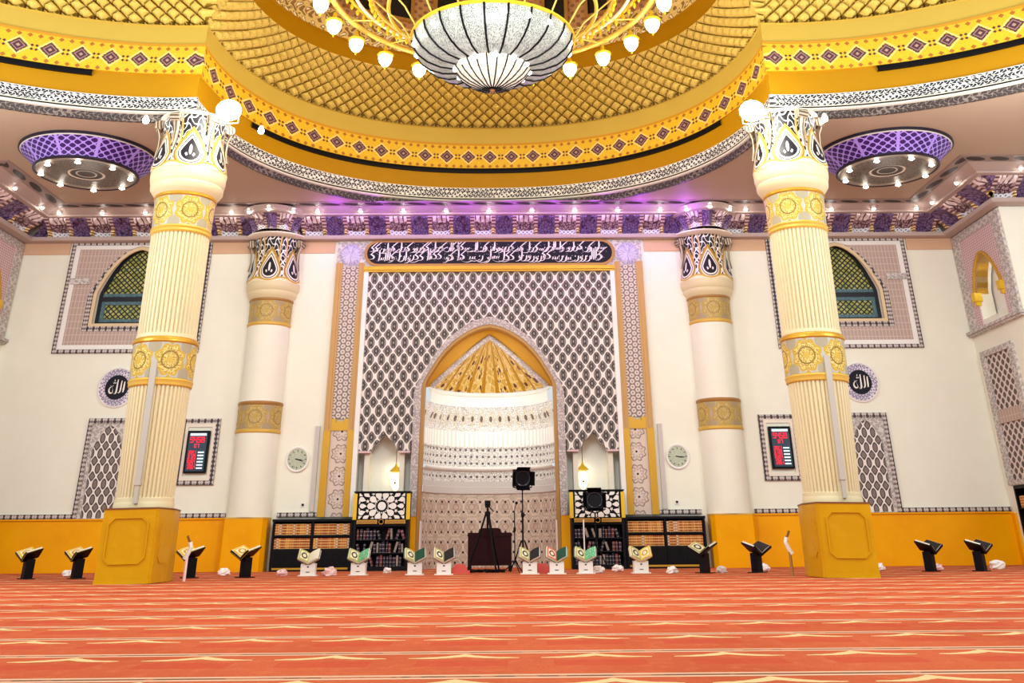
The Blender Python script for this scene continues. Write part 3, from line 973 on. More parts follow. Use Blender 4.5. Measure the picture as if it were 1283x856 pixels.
# ------------------------------------------------------------------ mihrab wall panel
mp = thing('mihrab_facade', 'large patterned mihrab panel with pointed arch in the middle of the back wall', 'mihrab panel', (0, D, 0))
O = (0, D, 0)
def part(m, name, mt, root=mp, o=O, smooth=False): return m.build(name, mt, root, loc=o, smooth=smooth)
Y1 = D - .09
def arect(x0, z0, x1, z1): return [(x0, z0), (x1, z0), (x1, z1), (x0, z1)]
for s in (-1, 1):
    X = lambda a: s * a
    m = MB(); m.box(X(2.70), D - .05, .985, X(3.30), D + .0, 6.86); part(m, 'side_board', 'grey_stone')
    m = MB()
    for a, b in ((3.17, 3.31), (2.70, 2.82)):
        m.box(X(a), D - .11, .985, X(b), D - .04, 6.30)
        m.box(X(a + .045), D - .13, .985, X(b - .045), D - .10, 6.30)
    part(m, 'gold_moulding', 'tan_gold')
    m = MB()
    for a, b in ((3.17, 3.31), (2.70, 2.82)): m.box(X(a), D - .135, .985, X(b), D - .105, 2.66)
    part(m, 'lower_gold_moulding', 'gold')
    m = MB(); m.box(X(2.82), D - .075, 2.90, X(3.17), D - .04, 6.22); part(m, 'star_strip', 'star_strip')
    m = MB(); m.box(X(2.82), D - .075, .985, X(3.17), D - .04, 2.66); part(m, 'rosette_strip', 'rosette_strip')
    m = MB(); m.prism([arect(-.175, 2.66, .175, 2.90)[:2] + [(.175, 2.90), (.08, 2.90), (.08, 2.82), (.04, 2.86), (-.04, 2.86), (-.08, 2.82), (-.08, 2.90), (-.175, 2.90)]], lambda a, b: (s * 2.995 + a, D - .10, b), (0, .06, 0)); part(m, 'gold_collar', 'gold')
    # corner medallion
    m = MB(); m.box(X(2.72), D - .06, 6.24, X(3.31), D - .03, 6.84); part(m, 'corner_tile', 'grey_relief')
    m = MB(); m.lathe([(.001, .03), (.14, .04), (.2, .03), (.24, 0)], 32, (0, 0, 0))
    m.v = [(s * 3.01 + p[0], D - .06 - p[2], 6.50 + p[1] / KZ) for p in m.v]; m.f = [tuple(reversed(f)) for f in m.f]; m.uv = [list(reversed(u)) for u in m.uv]
    part(m, 'corner_medallion', 'violet_medal', smooth=True)
    m = MB(); m.box(X(2.60), D - .13, .985, X(2.695), D - .02, 6.20); part(m, 'white_edge', 'white_plaster')
# lattice field: one shaped slab around the arch and over the two side niches
key = lambda c: [(c - .26, 2.25), (c - .235, 2.34), (c - .15, 2.40), (c - .075, 2.49), (c, 2.59), (c + .10, 2.49), (c + .20, 2.40), (c + .235, 2.30), (c + .28, 2.25)]
kl = key(-2.08); kr = [(-x, z) for x, z in reversed(kl)]
al = [(-x, z) for x, z in arch(1.53, 3.40, 5.05)]
poly = [(-2.60, 2.25)] + kl + [(-1.53, 2.25)] + al + [(1.53, 2.25)] + kr + [(2.60, 2.25), (2.60, 6.08), (-2.60, 6.08)]
m = MB(); m.prism([poly], FY(D - .06), (0, .16, 0)); part(m, 'lattice_field', 'ogee_lattice')
m = MB(); m.box(-2.70, D - .14, 6.08, 2.70, D, 6.21); m.box(-2.70, D - .17, 6.12, 2.70, D - .13, 6.17); part(m, 'gold_rail', 'gold')
m = MB(); m.box(-2.72, D - .08, 6.21, 2.72, D, 6.86); part(m, 'inscription_board', 'grey_relief')
# inscription field with rounded ends
def pill(x0, x1, z0, z1, n=10):
    r = (z1 - z0) / 2; zc = (z0 + z1) / 2
    return [(x1 - r + r * math.cos(-PI / 2 + PI * i / n), zc + r * math.sin(-PI / 2 + PI * i / n)) for i in range(n + 1)] + \
           [(x0 + r + r * math.cos(PI / 2 + PI * i / n), zc + r * math.sin(PI / 2 + PI * i / n)) for i in range(n + 1)]
m = MB(); m.prism([pill(-2.68, 2.69, 6.25, 6.80)], FY(D - .10), (0, .04, 0)); part(m, 'inscription_field', 'navy')
m = MB(); m.prism([pill(-2.72, 2.73, 6.21, 6.84), list(reversed(pill(-2.66, 2.67, 6.27, 6.78)))], FY(D - .115), (0, .05, 0)); part(m, 'inscription_rim', 'bronze')
# flowing two-tier thuluth strokes
def stroke(m, pts, w, y):
    n = len(pts)
    for k in range(n - 1):
        (x0, z0), (x1, z1) = pts[k], pts[k + 1]
        dx, dz = x1 - x0, z1 - z0; L = math.hypot(dx, dz) or 1
        wa = w * (.55 + .45 * math.sin(PI * (k + .2) / n)); wb = w * (.55 + .45 * math.sin(PI * (k + 1.2) / n))
        # broad-nib pen: the nib is held at a slant
        nx, nz = -dz / L * .6 + .35, dx / L * .6 + .35
        m.face([(x0 - nx * wa, y, z0 - nz * wa), (x1 - nx * wb, y, z1 - nz * wb), (x1 + nx * wb, y, z1 + nz * wb), (x0 + nx * wa, y, z0 + nz * wa)])
def bez(p0, p1, p2, p3, n=8):
    return [tuple((1-t)**3*a + 3*(1-t)**2*t*b + 3*(1-t)*t*t*c + t**3*d for a, b, c, d in zip(p0, p1, p2, p3)) for t in [i / n for i in range(n + 1)]]
rg = random.Random(21)
m = MB(); yy = D - .112
for tier, (zb0, sc) in enumerate(((6.33, .78), (6.55, .62))):
    x = 2.52
    while x > -2.46:
        k = rg.choice('abcdeafb'); zb = zb0 + rg.uniform(-.015, .025)
        P = lambda a, b: (x + a * sc, zb + b * sc)
        if k == 'a':
            stroke(m, bez(P(0, .36), P(-.01, .25), P(.01, .12), P(-.03, .02)), .0174, yy); dx = .07
        elif k == 'b':
            stroke(m, bez(P(0, .15), P(.03, -.06), P(-.19, -.09), P(-.22, .10)), .0204, yy); stroke(m, [P(-.1, .13), P(-.075, .15)], .0204, yy); dx = .15
        elif k == 'c':
            stroke(m, bez(P(.06, .40), P(-.05, .33), P(-.10, .27), P(-.20, .17)), .0174, yy); stroke(m, bez(P(-.18, .18), P(-.05, .12), P(-.08, .02), P(-.24, .04)), .0180, yy); dx = .16
        elif k == 'd':
            stroke(m, [P(.03 * math.cos(q), .10 + .03 * math.sin(q)) for q in [i * PI / 4 for i in range(9)]], .0156, yy)
            stroke(m, bez(P(.03, .09), P(.02, 0), P(-.05, -.05), P(-.13, -.04)), .0180, yy); dx = .1
        elif k == 'e':
            stroke(m, [P(0, .12), P(-.02, .04), P(-.05, .05), P(-.06, .11), P(-.075, .04), P(-.12, .05), P(-.13, .12), P(-.15, .04)], .0156, yy); dx = .14
        else:
            stroke(m, bez(P(.05, .02), P(-.1, -.07), P(-.2, -.04), P(-.27, .03)), .0192, yy); dx = .11
        for _ in range(2):
            a, b = x + rg.uniform(-.08, .05), zb0 + rg.uniform(.0, .2)
            stroke(m, [(a, b), (a - .02, b + .016)], .0156, yy)
        x -= dx * sc * .82
part(m, 'inscription', 'white_paint')
# arch surround, its gold inner moulding and the jambs
oa = arch(1.53, 3.40, 5.05); ia = arch(1.375, 3.56, 4.885)
band = [(1.53, .985)] + oa + [(-1.53, .985), (-1.40, .985)] + [(-x, z) for x, z in ia] + [(1.40, .985)]
m = MB(); m.prism([band], FY(D - .12), (0, .22, 0)); part(m, 'arch_surround', 'arch_band')
i2 = arch(1.31, 3.56, 4.82)
band = [(1.40, .0)] + ia + [(-1.40, .0), (-1.33, .0)] + [(-x, z) for x, z in i2] + [(1.33, .0)]
m = MB(); m.prism([band], FY(D - .09), (0, .3, 0)); part(m, 'arch_gold_moulding', 'bronze')
for s in (-1, 1):
    m = MB(); m.box(s * 1.40, D - .10, 0, s * 1.58, D + .25, .985); part(m, 'arch_foot', 'yellow_marble')
for s in (-1, 1):
    m = MB(); m.box(s * 1.31, D - .08, 0, s * 1.365, D + .28, .90); part(m, 'jamb_foot', 'white_plaster')

# the mihrab niche: half cylinder, white muqarnas zone, gold ribbed half dome
mn = thing('mihrab_niche', 'deep curved prayer niche with gold ribbed half dome and white tilework', 'mihrab', (0, D + .2, 0))
def nich(name, prof, mt, n=64, uvf=None, rad=None, smooth=True):
    m = MB(); m.lathe(prof, n, (0, 0, 0), 0.0, PI, rad, uref=1.28)
    if uvf: m.uv = [[uvf(q) for q in u] for u in m.uv]
    return m.build(name, mt, mn, smooth=smooth)
R = 1.34
nich('mosaic_wall', [(R, 0), (R, 1.46)], 'niche_mosaic')
nich('plain_course', [(R, 1.46), (R - .03, 1.47), (R - .03, 1.60), (R - .01, 1.61), (R - .01, 1.72)], 'grey_stone', smooth='auto')
nich('tile_course', [(R, 1.72), (R, 1.93)], 'niche_white')
nich('shelf_moulding', [(R, 1.93), (R - .06, 1.95), (R - .08, 1.98), (R - .08, 2.02), (R - .02, 2.03)], 'white_plaster', smooth='auto')
nich('ornate_courses', [(R, 2.03), (R, 2.40), (R - .02, 2.42), (R - .02, 2.45), (R, 2.46), (R, 2.9)], 'niche_white', smooth='auto')
def r2(r, t, z):
    w = abs(((t * 14 / PI) % 1) - .5) * 2
    return r - .07 * (1 - w) * min(1, max(0, (z - 2.9) / .2))
nich('muqarnas_course', [(R, 2.9), (R - .01, 3.0), (R - .03, 3.1), (R - .05, 3.2), (R - .06, 3.3)], 'niche_white', 112, rad=r2)
nich('white_ring', [(R - .13, 3.3), (R - .14, 3.34), (R - .14, 3.52), (R - .09, 3.54), (R - .09, 3.62)], 'white_plaster', smooth='auto')
gp = [((R - .10) * (1 - q / 14) ** .78, 3.62 + 1.08 * q / 14) for q in range(14)] + [(.02, 4.70)]
def r3(r, t, z):
    w = abs(((t * 12 / PI) % 1) - .5) * 2
    return r * (1 - .09 * w * w)
nich('gold_half_dome', gp, 'niche_gold', 96, uvf=lambda q: (q[0] / 1.28 / PI * 12, (q[1] - 3.62) / 1.1), rad=r3)
# soffit between the half dome and the arch
m = MB(); ns = 48
def fn(i, j):
    t = PI * i / ns
    w = 1 - abs(i / ns * 2 - 1); x, z = math.copysign(1.22 * (1 - w) ** .92, ns / 2 - i) if i * 2 != ns else 0.0, 3.60 + 1.08 * w
    aa = arch(1.40, 3.56, 4.90); L = [0]
    for a, b in zip(aa, aa[1:]): L.append(L[-1] + math.dist(a, b))
    q = L[-1] * i / ns; k = 0
    while k < len(aa) - 2 and L[k + 1] < q: k += 1
    f = (q - L[k]) / (L[k + 1] - L[k]); ax, az = aa[k][0] + (aa[k+1][0] - aa[k][0]) * f, aa[k][1] + (aa[k+1][1] - aa[k][1]) * f
    f = j / 3
    return (ax + (x - ax) * f, .0 - .02 + .06 * f, az + (z - az) * f), (i * .08, f * .2)
m.grid(fn, ns, 3); m.build('gold_soffit', 'amber_gold', mn)
m = MB(); m.tube([(math.copysign(1.20 * (1 - (1 - abs(i / 20 * 2 - 1))) ** .92, 10 - i) if i != 10 else 0.0, .03, 3.60 + 1.06 * (1 - abs(i / 20 * 2 - 1))) for i in range(21)], .055, 8); m.build('conch_border', 'arch_band', mn)
for s in (-1, 1):
    m = MB(); m.box(s * 1.33, -.02, 0, s * 1.48, .04, 3.6); m.build('niche_jamb', 'warm_white', mn)

# two small white side niches with their hanging lanterns
for s, w in ((-1, 'left'), (1, 'right')):
    t = thing('side_niche', 'white recess with a pointed top beside the mihrab, above the %s black cabinet' % w, 'niche', (s * 2.08, D, 0))
    a, b = s * 1.56 - s * 2.08, s * 2.62 - s * 2.08
    x0, x1 = min(a, b), max(a, b)
    m = MB(); m.box(x0, .42, 0, x1, .46, 2.7); m.box(x0 - .03, .1, 0, x0, .46, 2.7); m.box(x1, .1, 0, x1 + .03, .46, 2.7); m.box(x0, .1, 2.66, x1, .46, 2.7)
    m.build('recess_lining', 'white_plaster', t)
    for q in (-1, 1):
        m = MB(); m.box(q * .30, .05, 0, q * .40, .42, 2.24); m.build('inner_pilaster', 'warm_white', t)
    # ledge mouldings left and right of the key arch
    m = MB(); m.box(x0, -.09, 2.21, -.27 if s < 0 else -.29, .1, 2.25); m.box(.29 if s < 0 else .27, -.09, 2.21, x1, .1, 2.25)
    m.build('ledge', 'tile_pink', t)
    lx = (-1.85 if s < 0 else 1.87)
    l = thing('hanging_lantern', 'lit lantern with a gold crown hanging in the %s white side niche' % w, 'lantern', (lx, D + .14, 1.46))
    m = MB(); m.tube([(0, 0, .52), (0, 0, 1.02)], .008, 6); m.build('chain', 'brown', l)
    m = MB(); m.lathe([(.012, .56), (.03, .5), (.10, .44), (.13, .40), (.10, .41), (.05, .36)], 16); m.build('gold_crown', 'gold_bright', l, smooth=True)
    m = MB(); m.lathe([(.05, .38), (.085, .34), (.10, .25), (.085, .12), (.04, .04), (.005, .0)], 16); m.build('glass', 'lantern_glass', l, smooth=True)
    m = MB(); m.ball((0, -.10, .17), .022); m.build('pendant', 'brown', l)

# ------------------------------------------------------------------ upper windows, grilles, boards, medallions, clocks
for s, w, k in ((-1, 'left', 101), (1, 'right', 102)):
    c = s * WIN_X; o = (c, D, 5)
    f = MB()
    ar = arch(.80, 5.62, 6.76, c); ir = arch(.73, 5.62, 6.67, c)
    f.prism([[(c - .80, 4.97), (c + .80, 4.97)] + ar, list(reversed([(c - .73, 5.03), (c + .73, 5.03)] + ir))], FY(D + .10), (0, .08, 0))
    f.box(c - .73, D + .10, 5.50, c + .73, D + .18, 5.60)
    fr = struct(f.build('window_%d' % (k - 100 + 20), 'window_black', loc=o))
    m = MB(); m.prism([[(c - .76, 5.0), (c + .76, 5.0)] + arch(.76, 5.62, 6.70, c)], FY(D + .155), (0, .02, 0))
    g = m.build('stained_pane', 'stained_glass', fr, loc=o)
    m = MB()
    m.box(c - .73, D + .125, 5.03, c + .73, D + .15, 5.10); m.box(c - .73, D + .125, 5.42, c + .73, D + .15, 5.50); m.box(c - .73, D + .125, 5.60, c + .73, D + .15, 5.68)
    for q in (-1, 1): m.box(c + q * .73, D + .125, 5.1, c + q * .65, D + .15, 5.42)
    m.build('teal_border', 'window_teal', fr, loc=o)
    # tiled surround
    t = thing('window_surround', 'tiled rectangular surround of the %s upper arched window' % w, 'window surround', (c, D, 5.5))
    o = (c, D, 5.5)
    def ring(xo, zo, x1, zi0, zi1, y, d, name, mt):
        pass
    def fr2(o0, o1, name, mt, y):
        m = MB(); m.prism([arect(*o0), list(reversed(arect(*o1)))], FY(D - y), (0, y, 0)); m.build(name, mt, t, loc=o)
    fr2((c - 1.52, 4.32, c + 1.52, 6.845), (c - 1.44, 4.40, c + 1.44, 6.77), 'dash_border', 'border_dash', .05)
    fr2((c - 1.44, 4.40, c + 1.44, 6.77), (c - 1.34, 4.50, c + 1.34, 6.68), 'pale_border', 'white_plaster', .035)
    m = MB(); m.prism([arect(c - 1.34, 4.50, c + 1.34, 6.68), list(reversed([(c - .98, 4.82), (c + .98, 4.82), (c + .98, 5.62)] + arch(.94, 5.64, 6.66, c)[1:-1] + [(c - .98, 5.62)]))], FY(D - .02), (0, .02, 0)); m.build('tile_field', 'tile_grid', t, loc=o)
    m = MB(); m.prism([[(c - .99, 4.80), (c + .99, 4.80), (c + .99, 5.62)] + arch(.95, 5.64, 6.75, c)[1:-1] + [(c - .99, 5.62)],
                       list(reversed([(c - .86, 4.92), (c + .86, 4.92)] + arch(.86, 5.62, 6.73, c)))], FY(D - .035), (0, .035, 0)); m.build('inner_border', 'border_dash', t, loc=o)
    m = MB(); m.prism([[(c - .87, 4.91), (c + .87, 4.91)] + arch(.87, 5.62, 6.742, c), list(reversed([(c - .80, 4.97), (c + .80, 4.97)] + arch(.80, 5.62, 6.66, c)))], FY(D - .045), (0, .05, 0)); m.build('gold_reveal', 'cream_reveal', t, loc=o)
    m = MB()
    for q in (-1, 1): m.box(c + q * 1.0, D - .05, 5.86, c + q * 1.44, D, 6.0)
    m.build('crossbar', 'grey_relief', t, loc=o)

    # lower grille with pointed head
    c = s * 7.60; o = (c, D, 1)
    t = thing('wall_grille', 'tall pointed lattice grille in a bordered frame behind the %s column' % w, 'grille', o)
    m = MB(); m.prism([arect(c - .46, .985, c + .46, 2.95), list(reversed(arect(c - .37, .99, c + .37, 2.85)))], FY(D - .05), (0, .05, 0)); m.build('dash_border', 'border_dash', t, loc=o)
    m = MB(); m.prism([arect(c - .37, .985, c + .37, 2.85), list(reversed([(c - .30, 1.0), (c + .30, 1.0)] + arch(.30, 2.30, 2.80, c)))], FY(D - .035), (0, .035, 0)); m.build('carved_spandrel', 'grey_relief', t, loc=o)
    m = MB(); m.prism([[(c - .31, .985), (c + .31, .985)] + arch(.31, 2.30, 2.81, c)], FY(D - .012), (0, .012, 0)); m.build('lattice', 'grille_lattice', t, loc=o)

    # prayer-time board in its niche frame
    c = -5.80 if s < 0 else 5.84; o = (c, D, 2.2)
    t = thing('board_frame', 'dash-bordered rectangular frame around the red digital board on the %s' % w, 'frame', o)
    m = MB(); m.prism([arect(c - .39, 1.61, c + .39, 2.93), list(reversed(arect(c - .30, 1.70, c + .30, 2.84)))], FY(D - .04), (0, .04, 0)); m.build('dash_border', 'border_dash', t, loc=o)
    m = MB(); m.prism([arect(c - .30, 1.70, c + .30, 2.84), list(reversed(arect(c - .24, 1.76, c + .24, 2.76)))], FY(D - .03), (0, .03, 0)); m.build('inner_moulding', 'warm_white', t, loc=o)
    b = thing('digital_board', 'black digital time board with red figures, on the wall %s of the mihrab' % w, 'digital board', (c, D, 1.84))
    o = (c, D, 1.84)
    m = MB(); m.box(c - .215, D - .09, 1.84, c + .215, D, 2.68); m.build('case', 'black', b, loc=o)
    m = MB(); m.box(c - .18, D - .095, 1.88, c + .18, D - .085, 2.64); m.build('panel', 'led_panel', b, loc=o)
    m = MB(); m.box(c - .16, D - .10, 2.58, c + .16, D - .094, 2.625); m.build('header', 'led_white', b, loc=o)
    m = MB(); rr = random.Random(5)
    SEG = {'0': 'abcdef', '1': 'bc', '2': 'abged', '3': 'abgcd', '4': 'fgbc', '5': 'afgcd', '6': 'afgedc', '7': 'abc', '8': 'abcdefg', '9': 'abcdfg'}
    def digit(d, x, z, h, w_=None):
        w_ = h * .55; q = h * .13
        R_ = {'a': (x, z + h - q, x + w_, z + h), 'g': (x, z + h / 2 - q / 2, x + w_, z + h / 2 + q / 2), 'd': (x, z, x + w_, z + q),
              'f': (x, z + h / 2, x + q, z + h), 'e': (x, z, x + q, z + h / 2), 'b': (x + w_ - q, z + h / 2, x + w_, z + h), 'c': (x + w_ - q, z, x + w_, z + h / 2)}
        for sg in SEG[d]:
            a = R_[sg]; m.box(a[0], D - .103, a[1], a[2], D - .094, a[3])
    for k2 in range(4): digit(rr.choice('0123456789'), c - .15 + k2 * .073, 2.44, .115)
    for k2 in range(2): digit(rr.choice('0123456789'), c - .06 + k2 * .055, 2.34, .075)
    for row in range(6):
        for k2 in range(4): digit(rr.choice('0123456789'), c - .155 + k2 * .04 + (.012 if row > 3 else 0), 2.23 - row * .062, .052)
    m.build('red_figures', 'led_red', b, loc=o)
    m = MB()
    for row in range(6): m.box(c + .03, D - .10, 2.235 - row * .062, c + .15, D - .094, 2.262 - row * .062)
    m.build('white_lines', 'led_white', b, loc=o)

    # round calligraphic medallion
    c = -7.62 if s < 0 else 7.64; z = 3.59; o = (c, D, z)
    t = thing('calligraphy_medallion', 'round violet-grey medallion with white Arabic writing, beside the %s column' % w, 'medallion', o)
    def disc(prof, name, mt, y):
        m = MB(); m.lathe(prof, 40)
        m.uv = [[(q[0], q[1]) for q in u] for u in m.uv]
        m.v = [(p[0], -p[2] - y, p[1] / KZ) for p in m.v]; m.f = [tuple(reversed(f)) for f in m.f]; m.uv = [list(reversed(u)) for u in m.uv]
        return m.build(name, mt, t, smooth='auto')
    disc([(.40, 0), (.40, .03), (.37, .045), (.36, .03)], 'rim', 'white_plaster', 0)
    disc([(.37, .03), (.235, .035)], 'ornament_ring', 'medal_ring', 0)
    disc([(.24, .036), (.235, .045), (.001, .045)], 'dark_field', 'navy', 0)
    # the word in flowing strokes: upright alif, two lams, closing ha, shadda
    yy = -.052
    def letter(*strokes):
        m = MB()
        for pts, wd in strokes: stroke(m, [(p, q / KZ) for p, q in pts], wd, yy)
        m.build('letter', 'white_paint', t)
    letter((bez((.155, .11), (.15, .03), (.155, -.05), (.145, -.10)), .018))
    letter((bez((.095, .13), (.085, .02), (.10, -.06), (.075, -.10)) + bez((.075, -.10), (.05, -.135), (.03, -.10), (.02, -.07))[1:], .018))
    letter((bez((.015, .15), (.005, .02), (.02, -.05), (.0, -.12)) + bez((0, -.12), (-.04, -.16), (-.06, -.09), (-.075, -.06))[1:], .019))
    letter((bez((-.06, .03), (-.15, .02), (-.17, -.08), (-.11, -.115)) + bez((-.11, -.115), (-.04, -.13), (-.05, -.02), (-.13, .04))[1:], .016))
    letter(([(-.02, .10), (-.035, .07), (-.05, .10), (-.065, .07), (-.085, .11)], .010))
    letter(([(-.05, .15), (-.05, .12)], .010))

    # wall clock
    c = -3.80 if s < 0 else 3.76; z = 2.10
    t = thing('wall_clock', 'round pale green wall clock to the %s of the mihrab panel' % w, 'clock', (c, D, z))
    disc([(.235, 0), (.24, .03), (.225, .05), (.20, .045), (.195, .03)], 'rim', 'white_plaster', 0)
    disc([(.20, .03), (.001, .032)], 'dial', 'clock_face', 0)
    m = MB()
    for h in range(12):
        a = h * PI / 6; d = Vector((math.sin(a), 0, math.cos(a))); e = Vector((math.cos(a), 0, -math.sin(a)))
        m.obox(d * .165 + Vector((0, -.036, 0)), e * .006, (0, .003, 0), d * .016)
    m.build('hour_marks', 'black_soft', t)
    for nm, a, L_, w_ in (('hour_hand', 100, .09, .008), ('minute_hand', 108 if s < 0 else 96, .13, .006)):
        a = math.radians(a); d = Vector((math.sin(a), 0, math.cos(a))); e = Vector((math.cos(a), 0, -math.sin(a)))
        m = MB(); m.obox(d * (L_ / 2 - .02) + Vector((0, -.043, 0)), e * w_, (0, .003, 0), d * (L_ / 2 + .02)); m.build(nm, 'black', t)

    # grey cable duct and socket
    c = -3.44 if s < 0 else 3.44
    m = MB(); m.box(c - .045, D - .05, 1.09, c + .045, D, 2.76)
    tag(m.build('cable_duct', 'grey_stone', loc=(c, D, 1.09)), 'thin grey upright cable duct on the wall by the %s clock' % w, 'cable duct')
    c = -3.62 if s < 0 else 3.68
    t = thing('wall_socket', 'small white wall socket above the %s low bookcase' % w, 'socket', (c, D, 1.22))
    m = MB(); m.box(-.045, -.015, -.045, .045, 0, .045); m.build('plate', 'white_paint', t)
    m = MB(); m.box(-.02, -.03, -.02, .02, -.012, .02); m.build('plug', 'black', t)

# ------------------------------------------------------------------ side-wall panels, ledges, built-in shelves
LY = KY
for s, w in ((-1, 'left'), (1, 'right')):
    X = s * XW; o = (X, 12.52, 4.63)
    dep = (s * .05, 0, 0)
    F = lambda d: (lambda y, z: (X - s * d, y, z))
    t = thing('gallery_panel', 'grey and pink tiled panel with an arched opening high on the %s side wall' % w, 'wall panel', o)
    yc = 12.52
    m = MB(); m.prism([arect(YR + .02, 4.64, 13.24, 6.80), list(reversed(arect(YR + .22, 4.645, 13.04, 6.62)))], F(.05), dep); m.build('stone_border', 'grey_relief', t, loc=o)
    m = MB(); m.prism([arect(YR + .22, 4.64, 13.04, 6.62), list(reversed([(yc - .36, 4.66), (yc + .36, 4.66)] + arch(.36, 5.40, 6.12, yc)))], F(.03), (s * .03, 0, 0)); m.build('pink_tile', 'tile_pink', t, loc=o)
    m = MB(); m.prism([[(yc - .40, 5.36), (yc - .36, 5.36)] + [(2 * yc - y, z) for y, z in arch(.36, 5.40, 6.12, yc)] + [(yc + .36, 5.36), (yc + .40, 5.36)] + arch(.40, 5.40, 6.18, yc)], F(.07), (s * .3, 0, 0)); m.build('gold_arch', 'gold', t, loc=o)
    for q in (-1, 1):
        m = MB(); m.obox((X - s * .03, yc + q * .37, 5.28), (s * .08, 0, 0), (0, .05, 0), (0, 0, .09)); m.obox((X - s * .03, yc + q * .37, 5.16), (s * .05, 0, 0), (0, .03, 0), (0, 0, .06))
        m.build('corbel', 'gold_bright', t, loc=o)
    m = MB(); m.box(X + s * .34, YR + .1, 4.6, X + s * .36, D, 6.8); m.build('pale_backing', 'white_plaster', t, loc=o)
    m = MB(); m.box(X - s * .14, YR - .06, 4.57, X, D - .01, 4.63); m.box(X - s * .10, YR - .04, 4.53, X, D - .01, 4.575)
    tag(m.build('ledge', 'grey_relief', loc=(X, 12.5, 4.55)), 'long grey stone ledge under the gallery opening on the %s side wall' % w, 'ledge')
    # tall carved grille
    o = (X, 12.7, 1.5)
    t = thing('carved_screen', 'tall narrow carved stone screen on the %s side wall' % w, 'grille', o)
    m = MB(); m.prism([arect(12.24, 1.47, 13.13, 4.16), list(reversed(arect(12.36, 1.56, 13.01, 4.04)))], F(.06), (s * .06, 0, 0)); m.build('stone_frame', 'grey_relief', t, loc=o)
    for a, b in ((1.56, 2.66), (2.92, 4.04)):
        m = MB(); m.prism([arect(12.36, a, 13.01, b)], F(.02), (s * .02, 0, 0)); m.build('carved_lattice', 'jali', t, loc=o)
    m = MB(); m.prism([arect(12.36, 2.66, 13.01, 2.92)], F(.045), (s * .045, 0, 0)); m.build('middle_tablet', 'tile_grid', t, loc=o)
    # built-in shelf under it
    o = (X, 12.68, .1)
    t = thing('built_in_shelf', 'black built-in bookshelf in the %s side wall under the carved screen' % w, 'bookshelf', o)
    m = MB(); x0, x1 = sorted((X + s * .02, X + s * .28))
    m.box(X - s * .02, 12.30, .10, X + s * .26, 12.33, 1.46); m.box(X - s * .02, 13.03, .10, X + s * .26, 13.06, 1.46)
    m.box(X - s * .02, 12.33, 1.40, X + s * .26, 13.03, 1.46)
    m.box(X + s * .24, 12.33, .1, X + s * .26, 13.03, 1.4)
    m.build('carcass', 'black_wood', t, loc=o)
    for z in (.12, .45, .74, 1.02):
        m = MB(); m.box(X - s * .01, 12.33, z, X + s * .24, 13.03, z + .025); m.build('shelf', 'black_wood', t, loc=o)
    if s > 0:
        for k in range(10):
            y = 12.99 - k * .055
            m = MB(); m.box(X + .01, y - .05, 1.046, X + .2, y, 1.046 + .22); m.box(X + .0, y - .046, 1.06, X + .012, y - .004, 1.25)
            tag(m.build('book', 'spine_%d' % (k % 6), loc=(X, y, 1.046)), 'orange book on the wall shelf at the right edge, %s from the back corner' % ORD[k], 'book', 'books in the side wall shelf')

LY = 1.0
